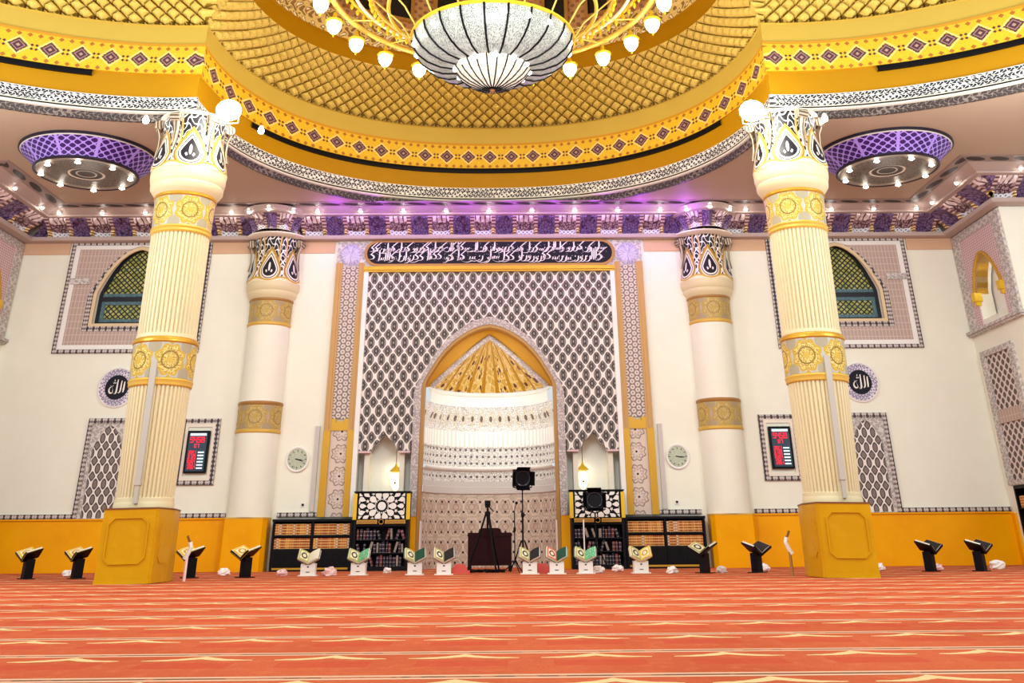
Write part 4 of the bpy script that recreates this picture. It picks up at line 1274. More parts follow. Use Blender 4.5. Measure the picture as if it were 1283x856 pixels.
# ------------------------------------------------------------------ low bookcases with their books
bp = {}
def book_proto(mt, w, d, h):
    k = (mt, round(w, 3), round(h, 3))
    if k not in bp:
        m = MB(); m.box(0, .0, 0, w, d, .0 + h)
        m2 = MB(); m2.box(.002, .006, .002, w - .002, d - .004, h - .003)
        # rounded spine at the front and boards
        q = MB()
        n = 5
        q.grid(lambda i, j: ((w / 2 - w / 2 * math.cos(PI * i / n), -.008 * math.sin(PI * i / n), h * j), (i * .01, h * j)), n, 1)
        q.box(0, 0, 0, .004, d, h); q.box(w - .004, 0, 0, w, d, h); q.box(.004, .004, .004, w - .004, d - .006, h - .005)
        bp[k] = q
    return bp[k]
CASES = ((-4.09, -2.57, 'left'), (2.61, 4.13, 'right'))
for x0, x1, w in CASES:
    yf, yb = 12.92, D - .01
    o = ((x0 + x1) / 2, yf, 0)
    t = thing('low_bookcase', 'low black bookcase with two rows of orange books, %s of the mihrab' % w, 'bookcase', o)
    m = MB(); m.box(x0, yf, 0, x0 + .04, yb, .93); m.box(x1 - .04, yf, 0, x1, yb, .93); m.box(x0, yb - .03, 0, x1, yb, .93)
    m.build('carcass', 'black_wood', t, loc=o)
    m = MB(); m.box(x0 - .01, yf - .02, .90, x1 + .01, yb, .945); m.build('top', 'black_wood', t, loc=o)
    xm = (x0 + x1) / 2
    m = MB(); m.box(xm - .02, yf + .01, .37, xm + .02, yb - .03, .90); m.build('divider', 'black_wood', t, loc=o)
    for z in (.62, .37):
        m = MB(); m.box(x0 + .04, yf + .005, z, x1 - .04, yb - .03, z + .035); m.build('shelf', 'black_wood', t, loc=o)
    for a, b in ((x0 + .04, xm - .005), (xm + .005, x1 - .04)):
        m = MB(); m.box(a, yf, .085, b, yf + .03, .37)
        d = m.build('door', 'black', t, loc=o)
        m = MB()
        for q in range(4):
            c = a + (q + .5) * (b - a) / 4
            m.prism([arect(c - .06, .13, c + .06, .32), list(reversed(arect(c - .05, .14, c + .05, .31)))], FY(yf - .008), (0, .01, 0))
            for z in (.18, .225, .27): m.obox((c, yf - .004, z), (.022, 0, .022), (0, .004, 0), (-.006, 0, .006))
        e = m.build('door_tracery', 'black_soft', d, loc=o)
    m = MB(); m.box(x0 + .02, yf + .015, 0, x1 - .02, yf + .05, .085); pl = m.build('plinth', 'black_wood', t, loc=o)
    m = MB(); m.box(x0 + .05, yf + .008, .03, x1 - .05, yf + .018, .065); e = m.build('plinth_gold_strip', 'gold', pl, loc=o)
    rb = random.Random(3 if w == 'left' else 9)
    for row, z, nm in ((0, .655, 'upper'), (1, .405, 'lower')):
        for bay, (a, b) in enumerate(((x0 + .045, xm - .025), (xm + .025, x1 - .045))):
            k = 0; x = a
            while x + .042 < b and k < 20:
                mt = 'spine_%d' % rb.randrange(6) if rb.random() > .12 else 'spine_cream'
                h = .20 if row == 0 else .19
                q = book_proto(mt, .0415, .18, h)
                key_ = ('mesh', mt, h)
                if key_ not in bp:
                    ob = q.build('book', mt, raw=True); bp[key_] = ob
                else:
                    ob = bp[key_].copy(); COL.objects.link(ob)
                ob.location = ML((x, yf + .03 + rb.uniform(0, .012), z))
                ob.rotation_euler = (0, 0, 0)
                tag(ob, '%s book from the left in the %s bay, %s row, low %s bookcase' % (ORD[k], 'left' if bay == 0 else 'right', nm, w), 'book', '%s row of books in the %s low bookcase' % (nm, w))
                x += .0425; k += 1

# ------------------------------------------------------------------ ornate black cabinets
def cab(x0, x1, w):
    yf, yb = 12.78, 13.16
    cx = (x0 + x1) / 2; o = (cx, yf, 0)
    t = thing('ornate_cabinet', 'tall black cabinet with white star lattice and gold posts, %s of the mihrab' % w, 'cabinet', o)
    m = MB(); m.box(x0, yf, 0, x0 + .05, yb, 1.42); m.box(x1 - .05, yf, 0, x1, yb, 1.42); m.box(x0, yb - .03, 0, x1, yb, 1.42); m.box(x0 + .05, yf + .02, .80, x1 - .05, yb - .03, .84)
    m.build('carcass', 'black_wood', t, loc=o)
    m = MB(); m.box(x0 - .02, yf - .03, 1.42, x1 + .02, yb, 1.445); m.build('top', 'black', t, loc=o)
    for a in (x0 + .015, x1 - .015):
        m = MB(); m.box(a - .035, yf - .04, .92, a + .035, yf + .02, 1.40); m.build('gold_post', 'gold_bright', t, loc=o)
    m = MB(); m.box(x0 + .06, yf - .012, .92, x1 - .06, yf + .02, 1.41); pb = m.build('lattice_board', 'black', t, loc=o)
    # white cells of the ten-pointed star lattice
    hw, z0, z1 = (x1 - x0) / 2 - .085, .935, 1.405
    zc = (z0 + z1) / 2 - .0; sc = .00225
    m = MB()
    def cellp(pts):
        q = []
        for (px, pz) in pts:
            q.append((cx + max(-hw, min(hw, px)), zc + max(z0 - zc, min(z1 - zc, pz))))
        A = sum(q[i][0] * q[(i + 1) % len(q)][1] - q[(i + 1) % len(q)][0] * q[i][1] for i in range(len(q)))
        if abs(A) < 2e-5: return
        if A < 0: q.reverse()
        m.face([(x, yf - .016, z) for x, z in q])
    def drop(r, a, rad, inward=True):
        d = (math.cos(a), math.sin(a)); e = (-d[1], d[0]); P = []
        for k in range(9):
            b = -PI * .62 + 2 * PI * .62 * k / 8
            P.append((r + rad * math.cos(b), rad * .92 * math.sin(b)))
        P.append((r - rad * 1.75, 0))
        cellp([(p[0] * d[0] + p[1] * e[0], p[0] * d[1] + p[1] * e[1]) for p in P])
    def star(r, a, rad, n=5):
        c = (r * math.cos(a), r * math.sin(a))
        cellp([(c[0] + (rad if k % 2 == 0 else rad * .45) * math.cos(a + PI * k / n), c[1] + (rad if k % 2 == 0 else rad * .45) * math.sin(a + PI * k / n)) for k in range(2 * n)])
    cellp([(.078 * math.cos(q * PI / 10), .078 * math.sin(q * PI / 10)) for q in range(20)])
    for k in range(10):
        a = k * PI / 5
        drop(.215, a, .064)
        star(.125, a + PI / 10, .020)
        star(.285, a + PI / 10, .040)
    for k in range(20):
        a = k * PI / 10
        drop(.37 if k % 2 == 0 else .405, a, .050)
        drop(.51, a + PI / 20, .056)
    e = m.build('white_cells', 'white_plaster', pb, loc=o)
    m = MB()
    for a, b in ((x0 + .06, cx - .075), (cx + .075, x1 - .06)):
        m = MB(); m.box(a, yf - .02, .845, b, yf + .05, .915); d = m.build('drawer', 'gold', t, loc=o)
        m = MB(); m.box(a + .02, yf - .026, .86, b - .02, yf - .019, .90); e = m.build('drawer_panel', 'bronze', d, loc=o)
    m = MB(); m.lathe([(.035, 0), (.045, .015), (.052, 0)], 20); m.v = [(cx + p[0], yf - .01 - p[2], .88 + p[1]) for p in m.v]; m.build('ring_boss', 'gold_light', t, loc=o)
    for z in (.06, .30, .54):
        m = MB(); m.box(x0 + .05, yf + .03, z, x1 - .05, yb - .03, z + .025); m.build('shelf', 'black_wood', t, loc=o)
    m = MB(); m.box(x0, yf - .01, 0, x1, yf + .04, .06); m.build('plinth', 'black_wood', t, loc=o)
    rb = random.Random(int(abs(x0) * 100))
    for row, z in enumerate((.565, .325, .085)):
        x = x0 + .07; k = 0
        while x < x1 - .12 and k < 18:
            lean = rb.uniform(-.05, .05) if rb.random() < .7 else rb.choice((-.32, .3))
            h = rb.uniform(.15, .2); wd = rb.uniform(.03, .05)
            if abs(lean) > .2: x += .035
            q = MB(); n = 4
            q.box(0, 0, 0, wd, .2, h); q.box(.004, -.004, h * .2, wd - .004, .0, h * .26); q.box(.004, -.004, h * .74, wd - .004, .0, h * .8)
            mt = 'dspine_%d' % min(4, rb.choice((0, 0, 1, 2, 2, 3, 4)))
            ob = q.build('book', mt, raw=True); ob.location = ML((x, yf + .05, z + (wd * abs(math.sin(lean)) if lean > 0 else 0))); ob.rotation_euler = (0, lean, 0)
            tag(ob, '%s dark book from the left on the %s shelf of the %s ornate cabinet' % (ORD[k], ('top', 'middle', 'bottom')[row], w), 'book', 'dark books in the %s ornate cabinet' % w)
            x += wd + .018 + abs(lean) * .12; k += 1
    return t
cab(-2.54, -1.50, 'left')
cab(1.57, 2.58, 'right')

# ------------------------------------------------------------------ dark podium, tripod, lights, stands
t = thing('podium', 'dark burgundy wooden podium standing before the mihrab niche', 'podium', (.05, 12.45, 0))
m = MB(); m.box(-.39, -.16, .10, .39, .16, .66); m.box(-.40, -.18, .60, .40, .18, .64); m.build('body', 'dark_wood', t)
m = MB(); m.box(-.36, -.168, .16, -.02, -.158, .56); m.box(.02, -.168, .16, .36, -.158, .56); m.build('front_panel', 'dark_wood', t)
m = MB(); m.prism([[(-.21, .66), (.21, .66), (.19, .72), (.15, .74), (-.15, .74), (-.19, .72)]], FY(-.14), (0, .28, 0)); m.build('reading_top', 'dark_wood', t)
for q in (-1, 1):
    for p in (-1, 1):
        m = MB(); m.box(q * .39, p * .15 - .02, 0, q * .33, p * .15 + .02, .10); m.build('foot', 'black', t)
m = MB(); m.ball((-.30, -.175, .28), .014); m.build('knob', 'gold_light', t)

def tripod_legs(root, r, h, n=3, rot=0.0, mt='black', rad=.014, z0=.015):
    for k in range(n):
        a = rot + 2 * PI * k / n
        m = MB(); m.tube([(.03 * math.cos(a), .03 * math.sin(a), h), (r * .55 * math.cos(a), r * .55 * math.sin(a), h * .45), (r * math.cos(a), r * math.sin(a), z0)], rad, 8)
        m.build('leg', mt, root)
t = thing('camera_tripod', 'black tripod with a small camera standing in front of the dark podium', 'tripod', (.02, 12.02, 0))
tripod_legs(t, .36, .98, rot=-PI / 2 + .45, rad=.016)
m = MB(); m.tube([(0, 0, .62), (0, 0, 1.08)], .02, 10); m.build('column', 'black', t)
m = MB(); m.lathe([(.045, .93), (.05, .97), (.045, 1.01), (.02, 1.02)], 12); m.build('collar', 'black_soft', t)
m = MB(); m.box(-.045, -.04, 1.08, .045, .04, 1.12); m.tube([(.02, .02, 1.10), (.10, .16, 1.02)], .01, 6); m.build('head', 'black_soft', t)
m = MB(); m.box(-.05, -.035, 1.12, .05, .035, 1.20); cb = m.build('camera', 'black', t)
m = MB(); m.tube([(0, -.03, 1.16), (0, -.09, 1.16)], .028, 12); m.build('lens', 'black_soft', cb)

def stage_light(root, z, tilt, yaw, size=.17, round_=False):
    c = Vector((0, 0, z)); Rm = Matrix.Rotation(yaw, 3, 'Z') @ Matrix.Rotation(tilt, 3, 'X')
    ax, ay, az = Rm @ Vector((1, 0, 0)), Rm @ Vector((0, 1, 0)), Rm @ Vector((0, 0, 1))
    m = MB(); m.obox(c + ay * .06, ax * size * .82, ay * .07, az * size * .82)
    for k in range(5): m.obox(c + ay * (.02 + k * .025), ax * size * .88, ay * .005, az * size * .88)
    m.build('housing', 'black_soft', root)
    m = MB(); m.lathe([(.001, .0), (size * .62, .0), (size * .7, .03), (size * .8, .035)], 20)
    m.v = [tuple(c - ay * .012 + ax * p[0] + az * p[1] - ay * (p[2] - .005)) for p in m.v]; m.build('lens', 'lens_dark', root, smooth='auto')
    for nm, d, e in (('barn_door', az, ax), ('barn_door', -az, ax), ('barn_door', ax, az), ('barn_door', -ax, az)):
        m = MB(); a = c - ay * .01 + d * size * .82
        m.obox(a - ay * .05 + d * .03, e * size * .72, (-ay * .05 + d * .03), (d * .003 + ay * .003)); m.build(nm, 'black', root)
    m = MB(); m.tube([c + ax * size * 1.0, c + ax * size * 1.02 - Vector((0, 0, size * .9)), Vector((0, 0, z - size * 1.25)), c - ax * size * 1.02 - Vector((0, 0, size * .9)), c - ax * size * 1.0], .012, 6); m.build('yoke', 'black', root)
mat('lens_dark', '#2a2a34', .15)
t = thing('stage_light', 'square black stage light raised on a slim black stand beside the podium', 'stage light', (.63, 11.75, 0))
tripod_legs(t, .26, .52, rot=.5, rad=.012)
m = MB(); m.tube([(0, 0, .25), (0, 0, .95)], .016, 8); m.tube([(0, 0, .9), (0, 0, 1.36)], .011, 8); m.build('pole', 'black', t)
m = MB(); m.lathe([(.026, .90), (.03, .94), (.026, .98)], 10); m.ball((.035, 0, .94), .015); m.build('clamp', 'black_soft', t)
stage_light(t, 1.56, .12, .25, .165)
t = thing('stage_light', 'black stage light in front of the white lattice of the right cabinet', 'stage light', (1.96, 12.40, 0))
tripod_legs(t, .22, .42, rot=.2, rad=.011)
m = MB(); m.tube([(0, 0, .2), (0, 0, 1.0)], .013, 8); m.build('pole', 'black', t)
stage_light(t, 1.21, -.15, -.1, .18)
t = thing('microphone_stand', 'thin black microphone stand to the right of the podium', 'microphone stand', (.49, 11.74, 0))
tripod_legs(t, .2, .2, rot=.9, rad=.009)
m = MB(); m.tube([(0, 0, .12), (0, 0, .98)], .009, 8); m.build('pole', 'black', t)
m = MB(); m.lathe([(.018, .66), (.022, .70), (.018, .74)], 10); m.build('clutch', 'black_soft', t)
m = MB(); m.tube([(0, 0, .98), (.01, 0, 1.06), (.03, -.02, 1.12)], .006, 6); m.ball((.035, -.025, 1.14), .026); m.build('microphone', 'black', t)
t = thing('white_pole', 'thin white pole standing on a round foot before the right ornate cabinet', 'pole', (1.70, 12.0, 0))
m = MB(); m.tube([(0, 0, .01), (0, 0, .86)], .012, 8); m.build('rod', 'white_paint', t)
m = MB(); m.lathe([(.10, 0), (.10, .012), (.02, .025)], 20); m.build('foot', 'white_paint', t)
# tangle of cable and small power boxes on the floor under the tripod
m = MB(); rr = random.Random(4); pts = []
for k in range(60):
    a = k * .62; pts.append((.0 + (.24 + .10 * math.sin(k * 1.7)) * math.cos(a), (.11 + .05 * math.cos(k * 2.1)) * math.sin(a), .014 + .012 * (k % 4)))
m.tube(pts, .011, 6)
o = m.build('coiled_cable', 'black', raw=True); o.location = ML((.03, 11.85, 0)); tag(o, 'heap of black cable coiled on the carpet under the tripod', 'cable')

# ------------------------------------------------------------------ book stands
def rehal_black():
    r = thing('book_stand', '', 'book stand', group='black book stands along the wall')
    a = MB(); a.box(-.13, -.09, 0, .13, .09, .014); p1 = a.build('base', 'black_wood', r)
    a = MB(); a.box(-.055, -.07, .014, .055, .07, .30); p2 = a.build('post', 'black_wood', r)
    k = [p1, p2]
    for s in (-1, 1):
        a = MB(); ang = math.radians(32)
        d = Vector((s * math.cos(ang), 0, math.sin(ang))); n = Vector((-s * math.sin(ang), 0, math.cos(ang)))
        tl = Matrix.Rotation(math.radians(16), 3, 'X')
        a.obox(Vector((0, 0, .295)) + tl @ (d * .125), tl @ (d * .125), tl @ Vector((0, .13, 0)), tl @ (n * .011))
        a.obox(Vector((0, 0, .295)) + tl @ (Vector((0, -.125, 0)) + d * .125 + n * .02), tl @ (d * .12), tl @ Vector((0, .006, 0)), tl @ (n * .012))
        k.append(a.build('wing', 'black_wood', r))
    reg(r, *k); return r
def open_book(pl, pr, cover, tilt=32, hw=.115, hl=.13, th=.014):
    r = thing('open_book', '', 'book')
    k = []
    for s, mt in ((-1, pl), (1, pr)):
        a = MB(); ang = math.radians(tilt)
        d = Vector((s * math.cos(ang), 0, math.sin(ang))); n = Vector((-s * math.sin(ang), 0, math.cos(ang)))
        # page block with a gently curved top
        def fn(i, j):
            f = i / 6; b = .012 * math.sin(PI * min(1, f * 1.05)) + th
            p = d * (.004 + f * hw * 1.9) + n * b + Vector((0, (j - .5) * 2 * hl * .94, 0))
            return p, ((f - .5) * .2 * s, (j - .5) * .26)
        a.grid(fn, 6, 1)
        if s < 0: a.f = [tuple(reversed(f)) for f in a.f]; a.uv = [list(reversed(u)) for u in a.uv]
        a2 = MB(); a2.obox(d * hw, d * hw * .95, (0, hl * .94, 0), n * (th * .99)); 
        k.append(a.build('page', mt, r))
        pb = a2.build('page_block', 'paper', r); k.append(pb)
        a3 = MB(); a3.obox(d * hw * 1.02 - n * (th + .003), d * hw * 1.02, (0, hl, 0), n * .003); k.append(a3.build('cover', cover, r))
    reg(r, *k); return r
mat('cover_gold', '#c9a42a', .5); mat('cover_green', '#1d6a48', .5); mat('cover_black', '#15131a', .5)
SB = rehal_black()
books = {'yellow': open_book('page_yellow', 'page_yellow', 'cover_gold'), 'cream': open_book('page_cream', 'page_cream', 'cover_black'), 'dark': open_book('paper', 'dark_page', 'cover_black')}
first = {}
def put(root, loc, rz, label, group=None, rx=0.0):
    """the first call moves the original itself, then copies follow"""
    if root.name not in first:
        first[root.name] = 1; o = root; o.location = ML(loc); o['label'] = label
        if group: o['group'] = group
    else: o = dup(root, loc, 0, label, group)
    o.rotation_euler = (rx, 0, rz); return o
def bpos(x, y, z, rx, rz, lift):
    v = Matrix.Rotation(rz, 3, 'Z') @ (Matrix.Rotation(rx, 3, 'X') @ Vector((0, 0, lift)))
    return (x + v.x, y + v.y, z + v.z)
BL = [(-7.16, 11.0, -.75, 'yellow', 'black book stand at the far left, first from the left wall', 'open yellow book on the stand at the far left'),
      (-6.37, 10.98, -.75, 'yellow', 'black book stand just left of the left pedestal, the nearer to it', 'open yellow book on the stand just left of the left pedestal'),
      (-4.58, 10.92, -.75, 'yellow', 'black book stand just right of the left pedestal', 'open yellow book on the stand just right of the left pedestal'),
      (-3.71, 10.90, -.6, 'yellow', 'black book stand next left of the low left bookcase', 'open yellow book on the stand left of the low left bookcase'),
      (3.49, 11.05, -.7, 'cream', 'black book stand before the right end of the right low bookcase', 'open cream book on the stand before the right low bookcase'),
      (4.31, 11.03, .62, 'dark', 'black book stand between the right bookcase and the right pedestal', 'open book on the stand next left of the right pedestal'),
      (7.01, 10.95, .72, 'dark', 'black book stand right of the right pedestal, the nearer to it', 'open book on the first stand right of the right pedestal'),
      (7.79, 10.93, .72, 'dark', 'black book stand at the far right, the last one in the row', 'open book on the stand at the far right')]
for x, y, rz, b, l1, l2 in BL:
    put(SB, (x, y, .0), rz, l1)
    n = Matrix.Rotation(rz, 3, 'Z') @ (Matrix.Rotation(math.radians(16), 3, 'X') @ Vector((0, 0, .028)))
    o = put(books[b], (x + n.x, y + n.y, .295 + n.z), rz, l2, 'open books on the book stands', rx=math.radians(16))
# white stands
def rehal_white():
    r = thing('book_stand', '', 'book stand', group='white book stands before the mihrab')
    a = MB(); a.box(-.115, -.10, .012, .115, .10, .19); a.box(-.15, -.12, 0, .15, .12, .014); p = a.build('base_box', 'white_paint', r)
    a = MB(); a.box(-.015, -.1035, .13, .015, -.099, .15); a.box(-.03, -.1035, .055, .03, -.099, .066); q = a.build('cut_out', 'black_soft', r)
    k = [p, q]
    for s in (-1, 1):
        a = MB(); ang = math.radians(34); d = Vector((s * math.cos(ang), 0, math.sin(ang))); n = Vector((-s * math.sin(ang), 0, math.cos(ang)))
        tl = Matrix.Rotation(math.radians(40), 3, 'X')
        c = Vector((0, 0, .235))
        a.obox(c + tl @ (d * .10), tl @ (d * .115), tl @ Vector((0, .10, 0)), tl @ (n * .009))
        a.obox(c + tl @ (d * .10 + Vector((0, -.105, 0)) + n * .012), tl @ (d * .10), tl @ Vector((0, .006, 0)), tl @ (n * .02))
        k.append(a.build('wing', 'white_paint', r))
        a = MB(); a.obox((-s * .045, 0, .20), Vector((-s * .05, 0, -.03)), (0, .07, 0), Vector((.006, 0, .01))); k.append(a.build('crossed_foot', 'white_paint', r))
    reg(r, *k); return r
SWH = rehal_white()
wb = {'g': open_book('page_cream', 'green_page', 'cover_green', 34, .10, .115, .012), 'd': open_book('page_cream', 'dark_page', 'cover_black', 34, .10, .115, .012),
      'k': open_book('page_cream', 'dark_green', 'cover_green', 34, .10, .115, .012), 'r': open_book('page_red', 'dark_green', 'cover_green', 34, .10, .115, .012), 'y': open_book('page_cream', 'page_yellow', 'cover_gold', 34, .10, .115, .012)}
WL = [(-2.84, 11.28, .05, None, 'white book stand before the left low bookcase, leftmost of the white stands', ''),
      (-2.05, 11.36, .0, 'g', 'white book stand before the left ornate cabinet', 'open book with a bright green page before the left ornate cabinet'),
      (-1.14, 11.34, .12, 'k', 'white book stand at the left edge of the mihrab niche', 'open book with a dark green page at the left edge of the niche'),
      (-.66, 11.26, .08, 'd', 'white book stand just left of the dark podium', 'open book with a black page on the stand just left of the podium'),
      (.73, 11.28, -.05, 'd', 'white book stand right under the square stage light', 'open book with a black page on the stand under the square stage light'),
      (1.16, 11.22, -.06, 'r', 'white book stand at the right edge of the mihrab niche', 'open book with a red-patterned page at the right edge of the niche'),
      (1.63, 11.26, -.08, 'g', 'white book stand before the right ornate cabinet, by the white pole', 'open book with a bright green page by the thin white pole'),
      (2.51, 11.24, .0, 'y', 'white book stand before the right low bookcase, rightmost of the white stands', 'open book with a yellow page before the right low bookcase')]
for x, y, rz, b, l1, l2 in WL:
    o = put(SWH, (x, y, 0), rz, l1)
    if b is None:
        wb['w'] = open_book('page_cream', 'paper', 'cover_black', 34, .10, .115, .012); b = 'w'; l2 = 'open cream book with a dark ring ornament before the left low bookcase'
    z = .235; rx = math.radians(40)
    n = Matrix.Rotation(rz, 3, 'Z') @ (Matrix.Rotation(rx, 3, 'X') @ Vector((0, 0, .03)))
    put(wb[b], (x + n.x, y + n.y, z + n.z), rz, l2, 'open books on the book stands', rx=rx)

# ------------------------------------------------------------------ crumpled tissues and small floor things
def tissue(x, y, sz, label, mt='tissue', seed=0, flat=.7):
    rr = random.Random(seed); m = MB(); n, k = 12, 8
    nz = [[rr.uniform(.65, 1.2) for _ in range(n)] for _ in range(k + 1)]
    def fn(i, j):
        a = 2 * PI * i / n; p = PI * j / k; q = nz[j][i % n] if 0 < j < k else 1
        z = -math.cos(p) * flat
        return (sz * q * math.sin(p) * math.cos(a), sz * q * .8 * math.sin(p) * math.sin(a), max(0, sz * (z * q + flat * .62))), (i / n, j / k)
    m.grid(fn, n, k)
    o = m.build('crumpled_tissue', mt, smooth=False, raw=True); o.location = ML((x, y, 0)); tag(o, label, 'tissue', 'crumpled tissues on the carpet')
TL = [(-7.0, 11.75, .09, 'white crumpled tissue between the two stands at the far left', 'tissue'), (-4.4, 11.80, .10, 'white crumpled tissue right of the first stand past the left pedestal', 'tissue'),
      (-3.30, 11.40, .09, 'pinkish crumpled tissue left of the leftmost white book stand', 'pink_tissue'), (-2.50, 11.30, .12, 'pale pink crumpled tissue right of the leftmost white book stand', 'pink_tissue'),
      (-1.72, 12.1, .08, 'small white tissue at the foot of the left ornate cabinet', 'tissue'),
      (1.86, 11.45, .10, 'white crumpled tissue right of the stand by the white pole', 'tissue'), (2.24, 11.9, .10, 'white crumpled tissue at the foot of the right ornate cabinet', 'tissue'),
      (2.98, 11.10, .10, 'cream crumpled tissue between the rightmost white stand and the black stand', 'tissue'), (3.80, 11.2, .09, 'white crumpled tissue right of the black stand at the bookcase end', 'tissue'),
      (4.62, 11.6, .11, 'white crumpled tissue left of the right pedestal', 'tissue'), (6.46, 11.5, .12, 'flat white crumpled tissue just right of the right pedestal', 'tissue'),
      (7.42, 11.45, .09, 'small pale tissue between the last two stands on the right', 'pink_tissue'), (8.52, 11.6, .13, 'large white crumpled tissue at the far right', 'tissue')]
for i, (x, y, z, l, mt) in enumerate(TL): tissue(x, y, z, l, mt, i + 1)
for x, l in ((-.40, 'red cloth folded on the floor left of the podium'), (.95, 'red cloth folded on the floor between two white stands')):
    m = MB(); m.box(-.14, -.1, 0, .14, .1, .05); m.box(-.13, -.09, .05, .10, .09, .11); m.box(-.11, -.08, .11, .06, .07, .15)
    o = m.build('folded_cloth', 'red_cloth', raw=True); o.location = ML((x, 11.6, 0)); tag(o, l, 'cloth')
# slim white folded stands at the pedestals
for x, y, s, l in ((-4.21, 9.95, -1, 'slim pale folded stand with a brown tip, leaning beside the left pedestal'), (4.42, 9.95, 1, 'slim white folded stand with a brown tip, beside the right pedestal')):
    t = thing('folded_stand', l, 'stand', (x, y, 0))
    m = MB(); m.tube([(0, 0, .0), (.0, 0, .33)], .022, 8); m.build('lower_rod', 'pink_tissue' if s < 0 else 'bronze', t)
    m = MB(); m.tube([(.03 * s, 0, .30), (-.01 * s, 0, .38), (-.04 * s, 0, .46), (-.02 * s, 0, .53)], .032, 8); m.build('body', 'white_paint', t)
    m = MB(); m.tube([(-.03 * s, 0, .52), (.0, 0, .56), (.025 * s, 0, .62)], .016, 8); m.build('tip', 'brown', t)

# ------------------------------------------------------------------ lamps
def point(loc, power, col=(1, .9, .75), rad=.1, name='lamp_light'):
    l = bpy.data.lights.new(name, 'POINT'); l.energy = power; l.color = col; l.shadow_soft_size = rad
    o = bpy.data.objects.new(name, l); o.location = (loc[0], KY * loc[1], KZ * loc[2]); COL.objects.link(o); return o
# downlights along the cornices
def downlight(loc, label, group, my=None):
    t = thing('downlight', label, 'downlight', loc, group=group, my=my or KY * loc[1])
    m = MB(); m.lathe([(.045, .05), (.05, .0), (.04, -.005)], 12); m.build('ring', 'white_plaster', t)
    m = MB(); m.ball((0, 0, -.012), .034, 10, 6); m.build('bulb', 'spot_white', t)
k = 0
for i in range(-10, 11):
    x = i * .92
    if abs(abs(x) - 4.65) < .3: continue
    downlight((x, D - .50, 7.31), 'small bright downlight on the back cornice, %s from the left corner' % (ORD[k] if k < 20 else 'last'), 'downlights on the back cornice'); k += 1
for c, w in ((-4.64, 'left'), (4.68, 'right')):
    for q, n in ((-1, 'left'), (0, 'middle'), (1, 'right')):
        a = -PI / 2 + q * .62
        downlight((c + .80 * math.cos(a), D, 7.27), '%s downlight of the three above the %s half column' % (n, w), 'downlights above the half columns', KY * D + 1.12 * math.sin(a))
for s, w in ((-1, 'left'), (1, 'right')):
    for q in range(2): downlight((s * (XW - .80), D - .75 - q * .80, 7.31), 'small bright downlight on the %s side cornice, %s from the corner' % (w, ORD[q]), 'downlights on the side cornices')
    for q in range(2): downlight((s * (XW + .1 + q * .9), YR - .62, 7.31), 'downlight on the %s return of the cornice, %s from the angle' % (w, ORD[q]), 'downlights on the side cornices')
# saucer chandeliers under the ceiling
def saucer(x, y, w):
    t = thing('saucer_chandelier', 'round purple-lit chandelier with star lamps on the ceiling above the %s side' % w, 'chandelier', (x, y, 7.0))
    m = MB(); m.lathe([(1.17, .36), (1.21, .36), (1.21, .395), (1.1, .398)], 64); m.build('top_rim', 'saucer_dark', t, smooth='auto')
    m = MB(); m.lathe([(1.15, .37), (1.18, .345), (1.16, .33)], 64); m.build('upper_ring', 'grey_stone', t, smooth='auto')
    m = MB(); m.lathe([(.89, .03), (.91, .07), (.99, .16), (1.09, .26), (1.16, .335)], 64, uref=1.1); m.build('side', 'saucer_side', t, smooth=True)
    m = MB(); m.lathe([(.89, .035), (.91, .02), (.91, -.01), (.88, -.025), (.85, -.01)], 64); m.build('lower_ring', 'saucer_dark', t, smooth='auto')
    m = MB(); m.lathe([(.87, -.01), (.7, -.005), (.45, -.01), (.34, -.03), (.32, -.01), (.001, .0)], 64)
    m.uv = [[(q[0], q[1]) for q in u] for u in m.uv]
    # radial coordinate for the ornament
    m.uv = [[(math.hypot(m.v[i][0], m.v[i][1]) * 0 + q[0], math.hypot(m.v[i][0], m.v[i][1])) for i, q in zip(f, u)] for f, u in zip(m.f, m.uv)]
    m.build('underside', 'saucer_under', t, smooth='auto')
    for q in range(8):
        a = q * PI / 4 + .2
        m = MB(); m.lathe([(.03, .0), (.035, -.04), (.055, -.07), (.018, -.09)], 10, (.77 * math.cos(a), .77 * math.sin(a), 0)); b = m.build('star_lamp', 'bulb', t, smooth='auto')
    point((x, y, 6.6), 4, (1, .93, .85), .3)
saucer(-7.30, 10.71, 'left')
saucer(7.40, 10.74, 'right')
# floodlights on the capitals
def flood(loc, yaw, label):
    t = thing('floodlight', label, 'floodlight', loc, yaw)
    m = MB(); m.box(-.11, -.03, -.10, .11, .09, .10); m.build('housing', 'white_plaster', t)
    m = MB(); m.lathe([(.001, .075), (.10, .065), (.17, .04), (.20, 0)], 24); m.v = [(p[0], -.03 - p[2], p[1]) for p in m.v]; m.f = [tuple(reversed(f)) for f in m.f]; m.build('lens', 'flood', t, smooth=True)
    m = MB(); m.tube([(-.17, 0, 0), (-.17, .04, -.2), (0, .06, -.22), (.17, .04, -.2), (.17, 0, 0)], .012, 6); m.build('bracket', 'grey_metal', t)
flood((-4.17, 9.30, 7.30), .25, 'glaring floodlight on the inner side of the left column capital')
flood((4.42, 9.30, 7.24), -.25, 'glaring floodlight on the inner side of the right column capital')
for x, y, z, l in ((-5.66, 9.55, 7.30, 'small bright lamp left of the left column capital'), (5.74, 9.55, 7.27, 'small bright lamp right of the right column capital'), (-3.86, 9.9, 7.33, 'small lamp under the dome rim right of the left floodlight')):
    t = thing('capital_lamp', l, 'lamp', (x, y, z))
    m = MB(); m.ball((0, 0, 0), .055); m.build('bulb', 'spot_white', t); m = MB(); m.lathe([(.05, .03), (.04, .08), (.02, .11)], 12); m.build('socket', 'white_plaster', t)

